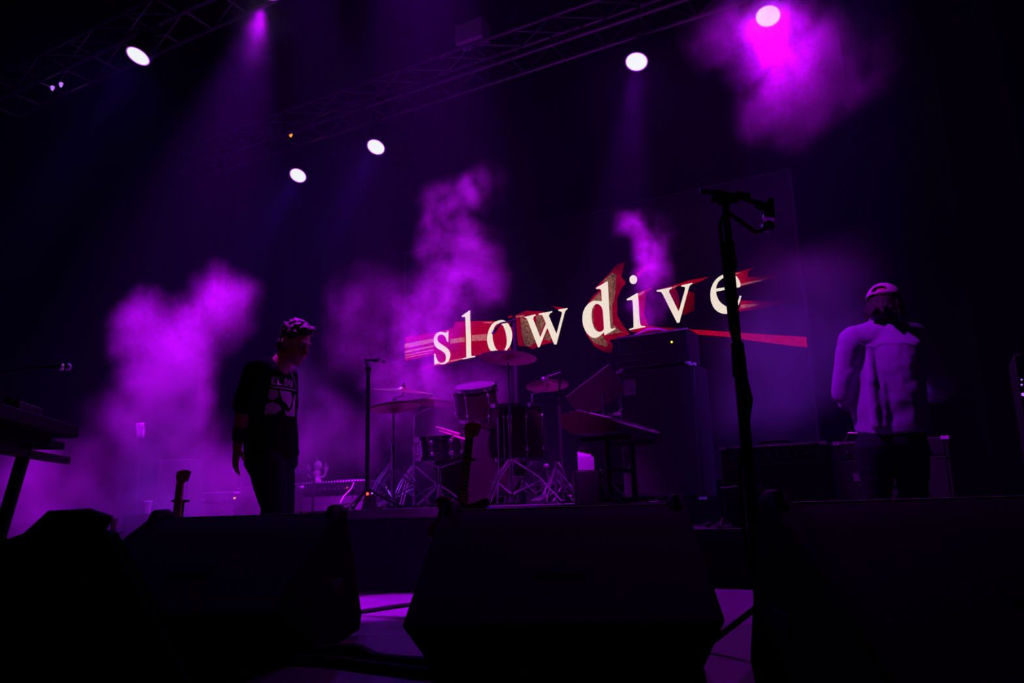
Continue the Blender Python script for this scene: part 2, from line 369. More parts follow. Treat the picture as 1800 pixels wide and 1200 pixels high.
INNER = [
 (Z1, E_P, [(98,720),(530,640),(530,700),(98,790)]), (Z1, E_P, [(98,830),(530,740),(530,770),(98,860)]), (Z1, E_P, [(98,890),(540,800),(540,815),(98,905)]),
 (Z1, E_P, [(98,925),(500,845),(500,855),(98,940)]), (Z1, E_P, [(780,650),(1000,620),(1000,690),(780,720)]), (Z1, E_P, [(1110,590),(1330,570),(1330,670),(1110,680)]),
 (Z1, E_P, [(540,1020),(960,935),(970,955),(545,1040)]), (Z1, E_P, [(1250,400),(1420,385),(1400,415)]),
 (Z2, E_P, [(570,300),(690,285),(700,320),(572,325)]), (Z2, E_B, [(640,330),(740,350),(880,690),(790,760),(700,745),(660,560)]),
 (Z2, E_B, [(880,290),(960,295),(1010,400),(930,590),(880,450)]), (Z2, E_B, [(1030,520),(1110,640),(1090,680),(1000,650)]),
 (Z3, E_B, [(320,300),(440,195),(490,215),(480,420),(440,600),(450,800),(540,880),(580,890),(450,910),(380,925),(345,880),(400,800),(385,300)]),
 (Z3, E_B, [(170,560),(230,490),(300,420),(312,530),(240,530)]), (Z3, E_B, [(165,950),(240,1025),(370,1062),(392,1030),(330,930)]),
 (Z3, E_B, [(150,600),(245,590),(215,640),(225,800),(280,890),(150,900),(100,760)]),
 (Z3, E_P, [(748,440),(830,400),(800,440),(755,470)]),
 (Z4, E_P, [(360,470),(440,435),(430,450),(370,490)]), (Z4, E_P, [(1380,420),(1543,385),(1543,415),(1385,445)]),
 (Z5, E_P, [(840,265),(1150,205),(1100,235),(842,292)]), (Z5, E_P, [(850,520),(1090,510),(1000,545),(840,565)]), (Z5, E_P, [(730,150),(860,122),(800,150)]),
]
for k, (fz, m, pts) in enumerate(INNER): screen_shape('screen_streak', [pts], m, 0.005, fz, True, k > 7)

# ------------------------------------------------------------------ trusses and lamps
def truss(name, label, x0, x1, y0, z0, s=0.34):
    r = thing(name, label, 'truss', (x0, y0, z0)); L = x1 - x0
    ch = MB().cyl((0, 0, 0), (L, 0, 0), 0.024, seg=10).mesh('chord', 'alu', None, True)
    for y in (0, s):
        for z in (0, s): put('chord', ch, r, (0, y, z))
    st = 0.5; n = int(L / st)
    rung = MB().cyl((0, 0, 0), (0, s, 0), 0.012, seg=8).mesh('rung', 'alu', None, True)
    post = MB().cyl((0, 0, 0), (0, 0, s), 0.012, seg=8).mesh('post', 'alu', None, True)
    dg = MB().cyl((0, 0, 0), (st, 0, s), 0.010, seg=8).mesh('brace', 'alu', None, True)
    dg2 = MB().cyl((0, 0, s), (st, 0, 0), 0.010, seg=8).mesh('brace', 'alu', None, True)
    dg3 = MB().cyl((0, 0, 0), (st, s, 0), 0.010, seg=8).mesh('brace', 'alu', None, True)
    for k in range(n + 1):
        for z in (0, s): put('rung', rung, r, (k * st, 0, z))
        if k % 2 == 0:
            for y in (0, s): put('post', post, r, (k * st, y, 0))
        if k < n:
            for y in (0, s): put('brace', dg if k % 2 else dg2, r, (k * st, y, 0))
            put('brace', dg3, r, (k * st, 0, s))
    hg = MB().cyl((0, 0, 0), (0, 0, 7.0 - z0 - s), 0.008, seg=6).mesh('hanging_wire', 'steel')
    for k in (1, n // 2, n - 1): put('hanging_wire', hg, r, (k * st, s / 2, s))
    return r
TR = truss('lighting_truss', 'aluminium box truss running above the video wall', -9.2, 2.2, 6.92, 5.40)
TF = truss('lighting_truss', 'aluminium box truss above the front of the stage, at upper left', -9.6, 2.2, 4.55, 5.45)
for tr_, px_, m_, z_, x0_ in ((TR, (511, 239), 'led_orange', 5.37, Vector((-9.2, 6.92, 5.40))), (TF, (92, 157), 'led_violet', 5.42, Vector((-9.6, 4.55, 5.45))), (TF, (107, 151), 'led_violet', 5.42, Vector((-9.6, 4.55, 5.45)))):
    q_ = atZ(*px_, z_) - x0_; MB().ell(q_, 0.016, None, 8, 6).box(q_ + Vector((0, 0, 0.025)), (0.03, 0.03, 0.03)).build('indicator_light', m_, tr_)
p = atZ(831, 76, 5.77)
bx = thing('power_box', 'pale rectangular power box strapped on the truss over the screen', 'power box', (p.x, p.y, 5.76))
MB().box((0, 0.0, 0.12), (0.36, 0.20, 0.24)).build('housing', 'white', bx, bevel=0.01)
MB().box((0, 0.0, 0.245), (0.10, 0.03, 0.02)).build('handle', 'black', bx)

def lamp(label, lens_c, aim, power, colr, size, blend=0.5, lit=True, truss_z=5.40, soft=0.09, spill=0):
    c = Vector(lens_c); d = (Vector(aim) - c).normalized(); R3 = rot_to(d)       # local -Z = beam
    r = thing('stage_lamp', label, 'stage lamp', c, 0, 'wash lamps hung from the trusses')
    MB().lathe([(0.118, -0.005), (0.125, 0.02), (0.125, 0.09), (0.112, 0.11), (0.10, 0.24), (0.07, 0.29), (0.02, 0.30)], (0, 0, 0), R3, 28).build('lamp_body', 'black', r)
    MB().lathe([(0.110, -0.010), (0.116, -0.010), (0.118, 0.0), (0.112, 0.0)], (0, 0, 0), R3, 32, True).build('lens_rim', 'lens_rim' if lit else 'black', r)
    MB().lathe([(0.001, -0.009), (0.106, -0.007), (0.110, 0.0), (0.001, 0.0)], (0, 0, 0), R3, 32).build('lens', 'lens' if lit else 'black', r)
    b = -d * 0.15
    yk = MB(); top = Vector((b.x, b.y, max(truss_z - c.z - 0.06, b.z + 0.2)))
    if truss_z < 6: top.y = min((6.92, 7.26, 4.55, 4.89), key=lambda v: abs(v - c.y - b.y)) - c.y
    ax = Vector((1, 0, 0))
    for s in (-1, 1): yk.tube([b + ax * s * 0.14, b + ax * s * 0.14 + Vector((0, 0, 0.06)), Vector((top.x + s * 0.14, top.y, top.z - 0.05)), Vector((top.x + s * 0.05, top.y, top.z))], 0.011, 6)
    yk.tube([top + ax * -0.07, top + ax * 0.07], 0.014, 6); yk.build('yoke', 'black', r)
    MB().box(top + Vector((0, 0, 0.05)), (0.05, 0.06, 0.10)).build('clamp', 'steel', r)
    MB().ell(-d * 0.27 + Vector((0, 0, 0.05)), 0.006, None, 8, 6).build('indicator', 'led_violet', r)
    for pw, ang_, bl_ in ((power, size, blend), (spill, 150, 1.0)):
        if not pw: continue
        ld = bpy.data.lights.new('stage_lamp_light', 'SPOT'); ld.energy = pw; ld.color = colr; ld.spot_size = math.radians(ang_); ld.spot_blend = bl_; ld.shadow_soft_size = soft
        lo = bpy.data.objects.new('beam_source', ld); col.objects.link(lo); lo.parent = r
        lo.location = d * 0.03; lo.rotation_euler = R3.to_euler()
    return r
LAMPS = [
 ('small lit lamp farthest from the camera, leftmost over the screen truss', atZ(524, 308, 5), (-6.6, 4.2, 0), 1500, VIOLET, 20, 170),
 ('lit lamp above and left of the band name, second on the screen truss', atZ(661, 258, 5), (-5.6, 4.2, 0.0), 1500, VIOLET, 20, 170),
 ('lit lamp hanging above the letters d and i on the screen', atZ(1119, 108, 5), (-2.2, 4.95, 0), 3200, PURPLE, 20, 170),
 ('largest lit lamp at upper right, shining through purple smoke', atZ(1350, 28, 5), (-0.9, 4.6, 0), 1200, PURPLE, 18, 380),
 ('lit lamp at upper left under the front truss', atZ(243, 98, 5), (-7.0, 2.4, 0), 700, VIOLET, 18, 130),
 ('lamp on the front truss just above the frame, beam falling at upper left', atZ(468, -14, 5), (-5.6, 4.2, 1.0), 3900, PURPLE, 44, 0),
]
for lab_, c_, aim_, pw_, co_, sz_, sp_ in LAMPS: lamp(lab_, c_, aim_, pw_, co_, sz_, 1.0 if sz_ > 30 else 0.8, spill=sp_)
# lamps above the picture, on the front truss or on ceiling drops; those for plume, drums, floor and right smoke are unseen, added for light
lamp('added lamp on a ceiling drop outside the picture, turned to the plume by the screen', (-2.7, 3.7, 6.2), (-4.05, 5.8, 1.9), 9000, PURPLE, 34, 1.0, truss_z=7.0)
lamp('added lamp on a ceiling drop outside the picture, lighting the drum kit', (-1.3, 1.5, 5.2), (-2.7, 5.1, 0.95), 2600, PURPLE, 21, 0.8, truss_z=7.0)
lamp('added lamp on a ceiling drop outside the picture, pointing down at the floor before the riser', (-3.5, 3.2, 6.2), (-3.0, 3.75, 0.0), 9000, PURPLE, 12, 0.5, truss_z=7.0)
lamp('added lamp on the front truss outside the picture, turned to the smoke at right', (0.2, 4.72, 5.2), (-0.9, 6.6, 1.9), 2400, VIOLET, 32, 1.0)
lamp('lamp on a ceiling drop outside the picture, lighting the man in the cap', (-2.6, 2.3, 5.0), (-0.40, 4.75, 1.4), 900, PURPLE, 15, 0.6, truss_z=7.0)
lamp('dim red lamp on a ceiling drop outside the picture, over the pit', (-1.2, 0.4, 5.2), (-3.0, 3.0, 0.8), 14, (1.0, 0.06, 0.05), 50, 0.8, truss_z=7.0)

# ------------------------------------------------------------------ monitor wedges
WP = [(-0.62, 0.22), (-0.10, 0.468), (0.07, 0.535), (0.21, 0.535), (0.47, 0.07), (0.43, 0.0), (-0.12, 0.0)]
def wedge(label, loc, rz, W=0.82):
    r = thing('monitor_wedge', label, 'monitor', loc, rz, 'floor monitors along the stage front')
    MB().prism(WP, -W / 2, W / 2).build('cabinet', 'wedge', r, bevel=0.012)
    g = MB(); n = Vector((0, 0.465, 0.26)).normalized()
    a, b = Vector((0, 0.225, 0.52)), Vector((0, 0.465, 0.09)); c = (a + b) / 2 + n * 0.006
    R = Matrix(((1, 0, 0), (0, (b - a).normalized().y, n.y), (0, (b - a).normalized().z, n.z)))
    g.box(c, (W - 0.06, (b - a).length - 0.03, 0.012), R).build('grille', 'grille', r)
    hm = MB().lathe([(0.0, -0.012), (0.05, -0.012), (0.05, 0.012), (0.0, 0.012)][1:3] + [(0.035, 0.018), (0.02, 0.02)], (0, 0, 0), Matrix.Rotation(math.pi / 2, 3, 'Y'), 16).mesh('corner_cap', 'rubber', None, True)
    for s in (-1, 1):
        cap = MB().tube([(s * (W / 2 - 0.03), 0.05, 0.50), (s * (W / 2 - 0.03), 0.09, 0.548), (s * (W / 2 - 0.03), 0.17, 0.550), (s * (W / 2 - 0.03), 0.22, 0.53)], 0.028, 10)
        cap.build('corner_cap', 'rubber', r)
        MB().box((s * W / 2, 0.05, 0.24), (0.012, 0.16, 0.05)).build('side_handle', 'rubber', r, bevel=0.005)
    MB().box((0.0, -0.36, 0.346), (0.16, 0.06, 0.012), Matrix.Rotation(math.atan2(0.248, 0.52), 3, 'X')).build('connector_plate', 'wedge', r)
    MB().box((0, 0.14, 0.5375), (W - 0.12, 0.13, 0.005)).build('top_sheen_strip', 'tolex', r)  # paler strip added to stand in for the sheen along the top edge
    return r
def wedge_at(label, px_mid, d, deg, W=0.86, sc=0.68):
    rz = VIEW_RZ + math.radians(deg)
    p = atD(px_mid, 885, d); off = Matrix.Rotation(rz, 3, 'Z') @ Vector((0, 0.07 * sc, 0))
    r = wedge(label, (p.x - off.x, p.y - off.y, APRON), rz, W); r.scale = (sc, sc, sc); return r
wedge_at('big black floor monitor at the centre of the stage front', 988, 2.0, -5, 0.92)
wedge_at('black floor monitor in front of the man in the black t-shirt', 426, 2.32, -5)
wedge_at('black floor monitor nearest the camera, at the right edge', 1640, 1.42, -3)
wedge_at('black floor monitor turned sideways at the left edge', 88, 1.55, -62, 0.70)
p = atD(15, 950, 3.0)
bx = thing('flight_case', 'low black flight case at the far left edge behind the sideways monitor', 'case', (p.x, p.y, 0), VIEW_RZ)
MB().box((-0.25, 0.2, 0.225), (0.8, 0.4, 0.45)).build('case_body', 'case', bx, bevel=0.01)
for s in (-1, 1): MB().box((-0.25 + s * 0.395, 0.2, 0.225), (0.02, 0.41, 0.455)).build('edge_strip', 'black', bx)
MB().box((-0.25, -0.005, 0.36), (0.78, 0.01, 0.012)).build('lid_seam', 'steel', bx)

# ------------------------------------------------------------------ microphone stands
def mic(parent, a, b, r=0.012, head=0.026, grillm='steel'):
    a, b = Vector(a), Vector(b); d = (b - a).normalized()
    MB().tube([a, a + (b - a) * 0.35, b - d * 0.045], 0, 12, [r * 0.8, r, r * 1.35]).build('microphone_body', 'black', parent)
    MB().cyl(b - d * 0.045, b - d * 0.03, head * 0.95, None, 14).build('microphone_ring', 'chrome', parent)
    MB().ell(b, head, None, 14, 10).build('microphone_grille', grillm, parent)
def tripod_base(parent, z0=0.10, R=0.30, m='black', r=0.009):
    lg = MB().tube([(0, 0, z0), (R, 0, 0.012)], r, 8).mesh('leg', m, None, True)
    ft = MB().ell((R, 0, 0.014), (0.022, 0.014, 0.013), None, 8, 6).mesh('rubber_foot', 'rubber', None, True)
    for k in range(3): put('leg', lg, parent, rot=(0, 0, 0.6 + k * 2.094)); put('rubber_foot', ft, parent, rot=(0, 0, 0.6 + k * 2.094))

b = atD(1331, 1000, 1.95)
ms = thing('microphone_stand', 'tall black microphone stand in front of the screen with short boom', 'mic stand', (b.x, b.y, APRON), VIEW_RZ); ms.scale = (0.735, 0.735, 0.735)
tripod_base(ms, 0.16, 0.20, 'black', 0.011)
MB().cyl((0, 0, 0.06), (0, 0, 0.98), 0.021, None, 14).build('lower_tube', 'black', ms)
MB().cyl((0, 0, 0.94), (0, 0, 1.06), 0.027, 0.023, 14).build('clutch', 'rubber', ms)
MB().cyl((0, 0, 1.0), (0, 0, 1.60), 0.0155, None, 12).build('upper_tube', 'black', ms)
MB().cyl((0, 0, 1.34), (0, 0, 1.44), 0.024, 0.021, 12).build('tape_wrap', 'rubber', ms)
MB().ell((0, 0, 1.61), (0.028, 0.026, 0.03), None, 12, 8).cyl((-0.05, 0, 1.615), (0.05, 0, 1.605), 0.015, 0.012).build('swivel_joint', 'rubber', ms)
MB().tube([(-0.09, 0, 1.645), (0.0, 0, 1.635), (0.07, 0, 1.612), (0.13, 0, 1.588)], 0.010, 8).build('boom', 'black', ms)
MB().cyl((0.04, 0, 1.628), (0.095, 0, 1.618), 0.017, 0.015, 12).build('clip', 'rubber', ms)
mic(ms, (0.172, 0, 1.605), (0.150, -0.01, 1.495), 0.017, 0.024, 'chrome')
MB().cyl((0.115, 0, 1.592), (0.168, -0.002, 1.565), 0.016, 0.019, 10).build('shock_mount', 'rubber', ms)
cb = [(0.15, -0.01, 1.49), (0.10, -0.02, 1.47), (0.03, -0.03, 1.52), (-0.01, -0.03, 1.56), (-0.033, -0.025, 1.50), (-0.030, -0.028, 1.3), (-0.026, -0.028, 1.1), (0.0, -0.034, 0.98), (0.022, -0.030, 0.85), (-0.01, -0.03, 0.72), (-0.038, -0.02, 0.6), (-0.04, -0.02, 0.42), (-0.03, -0.02, 0.3), (0.0, -0.03, 0.15), (0.05, -0.1, 0.02)]
MB().tube(cb, 0.008, 8).build('cable', 'rubber', ms)

b = atD(58, 760, 5.0)
ms = thing('microphone_stand', 'microphone on boom stand above the keyboards at far left', 'mic stand', (b.x, b.y, 0), VIEW_RZ)
tripod_base(ms)
hz = atD(83, 641, 5.0).z
MB().cyl((-0.35, 0, 0.04), (-0.35, 0, hz - 0.05), 0.011).build('pole', 'black', ms)
for o in list(ms.children):
    if o.name.startswith(('leg', 'rubber')): o.location.x = -0.35
MB().tube([(-0.42, 0, hz - 0.08), (-0.35, 0, hz - 0.05), (0.0, 0, hz + 0.005)], 0.009).build('boom', 'black', ms)
mic(ms, (0.0, 0, hz + 0.005), (0.185, 0, hz), 0.014, 0.024)

def boom_stand(label, foot, mic_a, mic_b, bend, m='black', z0=RISER_H):
    f = Vector((foot.x, foot.y, z0)); s = thing('microphone_stand', label, 'mic stand', f)
    tripod_base(s, 0.14, 0.22)
    MB().cyl((0, 0, 0.03), (0, 0, bend.z - z0), 0.015).build('pole', m, s)
    MB().tube([Vector((0, 0, bend.z - z0)), Vector(mic_a) - f], 0.008).build('boom', m, s)
    MB().ell((0, 0, bend.z - z0), 0.022, None, 10, 8).build('joint', 'rubber', s)
    mic(s, Vector(mic_a) - f, Vector(mic_b) - f, 0.010, 0.017)
    return s
f = atD(645, 880, 5.25)
boom_stand('thin black boom stand at the left front corner of the drum riser', f, atD(642, 632, 5.25), atD(674, 634, 5.3), atD(645, 640, 5.25))
f = atD(913, 880, 6.55); f = Vector((f.x, f.y, 0)); bt = Vector((f.x, f.y, atD(906, 548, 6.55).z))
boom_stand('tall thin boom stand reaching up between the letters o and w', f, bt + Vector((-0.25, 0.2, 0.05)), bt + Vector((-0.40, 0.32, 0.0)), bt)
f = atD(990, 880, 6.0)
boom_stand('boom stand with microphone over the small cymbal right of the drums', f, atD(985, 655, 6.0), atD(955, 666, 5.95), atD(995, 690, 6.0))

# ------------------------------------------------------------------ drum kit
RZ3 = lambda d: Vector(d).to_track_quat('Z', 'Y').to_matrix()
def drum(name, label, c, R, H, axis, shell='drum', head='skin_drum', lugs=8, legs=None):
    R3 = RZ3(axis); c = Vector(c); r = thing(name, label, 'drum', c, 0, 'drums of the kit')
    MB().lathe([(R, -H / 2), (R, H / 2)], (0, 0, 0), R3, 40).build('shell', shell, r)
    for s in (-1, 1):
        MB().lathe([(R * 0.99, s * H / 2 - 0.014), (R + 0.014, s * H / 2 - 0.014), (R + 0.014, s * H / 2 + 0.014), (R * 0.99, s * H / 2 + 0.014)], (0, 0, 0), R3, 40, True).build('hoop', 'chrome' if name != 'bass_drum' else shell, r)
        MB().lathe([(0.001, s * (H / 2 + 0.006)), (R * 0.99, s * (H / 2 + 0.002)), (R * 0.99, s * (H / 2 - 0.004))], (0, 0, 0), R3, 40).build('drum_head', head, r)
    for k in range(lugs):
        t = 2 * math.pi * k / lugs + 0.3; e = Vector((math.cos(t), math.sin(t), 0)) * (R + 0.012)
        l = MB(); l.cyl(R3 @ (e + Vector((0, 0, -H / 2 + 0.01))), R3 @ (e + Vector((0, 0, H / 2 - 0.01))), 0.004, None, 6)
        for z in (-0.3, 0.3): l.ell(R3 @ (e + Vector((0, 0, z * H))), 0.013, None, 8, 6)
        l.build('tension_rod', 'chrome', r)
    if legs:
        for k in range(3):
            t = 2 * math.pi * k / 3 + 0.4; e = Vector((math.cos(t), math.sin(t), 0)) * (R + 0.018)
            MB().tube([e + Vector((0, 0, H * 0.25)), e + Vector((0, 0, -H / 2 - 0.05)), Vector((e.x * 1.15, e.y * 1.15, legs - c.z + 0.02))], 0.007, 8).build('leg', 'chrome', r)
    return r
kc = atD(846, 775, 6.05)
drum('bass_drum', 'bass drum with dark reddish head at the middle of the kit', (kc.x, kc.y, RISER_H + 0.312), 0.285, 0.42, (0.25, -1, 0), head='dark_drum', lugs=10)
for s in (-1, 1): pass
drum('floor_tom', 'dark floor tom with chrome rods right of the bass drum', (atD(907, 750, 5.95).x, atD(907, 750, 5.95).y, 1.09), 0.205, 0.40, (0.05, -0.08, 1), legs=RISER_H)
drum('rack_tom', 'rack tom above the bass drum', atD(838, 706, 6.1), 0.16, 0.24, (0.1, -0.35, 1), lugs=6)
drum('snare_drum', 'shallow snare drum with drumsticks lying across it', atD(772, 786, 5.62), 0.17, 0.14, (0.0, -0.1, 1), shell='chrome')
sb = atD(773, 800, 5.62)
ss = thing('snare_stand', 'folding chrome stand under the snare drum', 'drum stand', (sb.x, sb.y, RISER_H), 0.4)
MB().cyl((0, 0, 0.05), (0, 0, 0.30), 0.012).build('pole', 'chrome', ss); tripod_base(ss, 0.16, 0.22, 'chrome')
bk = MB()
for k in range(3): bk.tube([(0, 0, 0.28), (0.17 * math.cos(k * 2.1), 0.17 * math.sin(k * 2.1), 0.33)], 0.006, 6)
bk.build('basket', 'chrome', ss)
for lab, a, b_ in (('pale wooden drumstick, upper of the pair on the snare', (766, 750, 5.62), (808, 763, 5.48)), ('pale wooden drumstick, lower of the pair on the snare', (772, 757, 5.60), (820, 773, 5.42))):
    A, B = atD(*a), atD(*b_)
    o = MB().tube([(0, 0, 0), (B - A) * 0.08, (B - A) * 0.3, (B - A)], 0, 10, [0.005, 0.006, 0.0085, 0.0095]).build('drumstick', 'wood'); o.location = A
    tag(o, lab, 'drumstick', 'drumsticks on the snare drum')

def cymbal(label, c, R, tilt, base=None, z0=RISER_H, pair=False, boom=None, legR=0.30, tz=0.34):
    """a cymbal on its chrome tripod stand; c = centre of the cymbal, base = foot of the stand"""
    c = Vector(c); base = Vector((c.x, c.y, z0)) if base is None else Vector((base[0], base[1], z0))
    r = thing('hi_hat' if pair else 'cymbal_stand', label, 'cymbal', base, 0.0, 'cymbals of the kit')
    R3 = RZ3(tilt); q = c - base
    prof = [(0.006, 0.030), (0.03, 0.027), (0.05, 0.012), (R * 0.5, 0.005), (R, -0.008), (R, -0.0095), (R * 0.5, 0.003), (0.05, 0.010), (0.03, 0.024), (0.006, 0.027)]
    MB().lathe(prof, q, R3, 48).build('cymbal', 'bronze', r)
    if pair:
        MB().lathe([(a, -z - 0.03) for a, z in prof], q, R3, 48).build('cymbal', 'bronze', r)
    n = R3 @ Vector((0, 0, 1))
    MB().cyl(q - n * 0.03, q + n * 0.06, 0.005, None, 8).ell(q + n * 0.035, 0.016, None, 10, 6).build('wing_nut', 'chrome', r)
    top = q - n * 0.04
    if boom is None: MB().tube([(0, 0, q.z * 0.55), (0, 0, top.z - 0.02), top], 0.008, 10).build('upper_tube', 'chrome', r); el = top
    else:
        el = Vector(boom) - base; MB().tube([top, el, el + (el - top).normalized() * 0.15], 0.008, 10).build('boom_arm', 'chrome', r)
        MB().cyl((0, 0, q.z * 0.5), el, 0.009, None, 10).build('upper_tube', 'chrome', r)
        MB().ell(el, 0.024, None, 10, 8).build('joint', 'chrome', r)
    MB().cyl((0, 0, 0.02), (0, 0, q.z * 0.57), 0.0125, None, 12).build('lower_tube', 'chrome', r)
    MB().cyl((0, 0, q.z * 0.56), (0, 0, q.z * 0.56 + 0.04), 0.019, None, 12).build('clutch', 'chrome', r)
    for k in range(3):
        t = 0.5 + k * 2.094; e = Vector((math.cos(t), math.sin(t), 0))
        l = MB()
        for s in (-0.008, 0.008):
            o2 = Vector((-e.y, e.x, 0)) * s * 1.6
            l.tube([e * 0.016 + o2 + Vector((0, 0, tz)), e * legR * 0.55 + o2 + Vector((0, 0, tz * 0.62)), e * legR + o2 + Vector((0, 0, 0.015))], 0.006, 6)
        l.tube([Vector((0, 0, tz * 0.25)), e * legR * 0.6 + Vector((0, 0, tz * 0.55))], 0.005, 6)
        l.build('leg', 'chrome', r)
        MB().ell(e * legR + Vector((0, 0, 0.016)), (0.022, 0.022, 0.016), None, 8, 6).build('rubber_foot', 'rubber', r)
    if pair: MB().box((0.0, -0.16, 0.03), (0.09, 0.26, 0.012), Matrix.Rotation(0.25, 3, 'X')).build('pedal', 'chrome', r)
    return r
cymbal('large dark cymbal on a chrome tripod below the letter o', atD(893, 627, 5.4), 0.20, (0.02, 0.10, 1), None, legR=0.34, tz=0.30)
cymbal('pink lit crash cymbal tilted at the left of the kit', atD(709, 686, 6.0), 0.235, (0.18, -0.08, 1), atD(690, 870, 5.9))
cymbal('pair of hi-hat cymbals below the pink crash cymbal', atD(694, 712, 5.55), 0.18, (-0.12, 0.0, 1), atD(692, 880, 5.5), pair=True, legR=0.26, tz=0.26)
cymbal('broad cymbal seen edge on behind the hi-hat', atD(762, 706, 6.3), 0.19, (0.05, 0.08, 1), atD(728, 870, 6.5))
cymbal('small cymbal seen edge on right of the drums', atD(962, 676, 6.2), 0.17, (-0.10, 0.12, 1), atD(941, 870, 6.1))
# bass drum pedal and spare hardware stand at the right of the riser
pd = atD(978, 862, 5.5)
hw = thing('hardware_stand', 'low chrome hardware stand with looped braces at the riser front', 'drum stand', (pd.x, pd.y, RISER_H))
MB().cyl((0, 0, 0.02), (0, 0, 0.30), 0.012).build('pole', 'chrome', hw); tripod_base(hw, 0.26, 0.20, 'chrome', 0.008)
MB().tube([(0.02, 0, 0.29), (0.06, 0, 0.24), (0.10, 0.0, 0.12), (0.09, 0, 0.05), (0.05, 0, 0.15), (0.0, 0, 0.27)], 0.006, 6).build('brace', 'chrome', hw)
pd = atD(955, 850, 5.6)
pp = thing('bass_drum_pedal', 'small chrome pedal gleaming at the foot of the drum kit', 'drum pedal', (pd.x, pd.y, RISER_H))
MB().box((0, 0, 0.012), (0.10, 0.26, 0.012)).build('base_plate', 'panel', pp); MB().box((0, -0.02, 0.05), (0.08, 0.24, 0.01), Matrix.Rotation(0.22, 3, 'X')).build('footboard', 'panel', pp)
MB().cyl((-0.06, 0.1, 0.0), (-0.06, 0.1, 0.16), 0.01).cyl((0.06, 0.1, 0), (0.06, 0.1, 0.16), 0.01).cyl((-0.07, 0.1, 0.15), (0.07, 0.1, 0.15), 0.008).build('frame', 'chrome', pp)
MB().tube([(0, 0.1, 0.15), (0, 0.06, 0.26)], 0.005).ell((0, 0.06, 0.27), (0.02, 0.03, 0.02)).build('beater', 'skin_drum', pp)
th = atD(815, 800, 6.6)
tr = thing('drum_throne', 'round dark drum stool behind the kit', 'stool', (th.x, th.y, RISER_H)); MB().lathe([(0.16, 0), (0.17, 0.03), (0.17, 0.07), (0.15, 0.09), (0.02, 0.095)], (0, 0, 0.42), None, 28).build('seat', 'black', tr)
MB().cyl((0, 0, 0.1), (0, 0, 0.42), 0.014).build('pole', 'chrome', tr); tripod_base(tr, 0.24, 0.24, 'chrome')

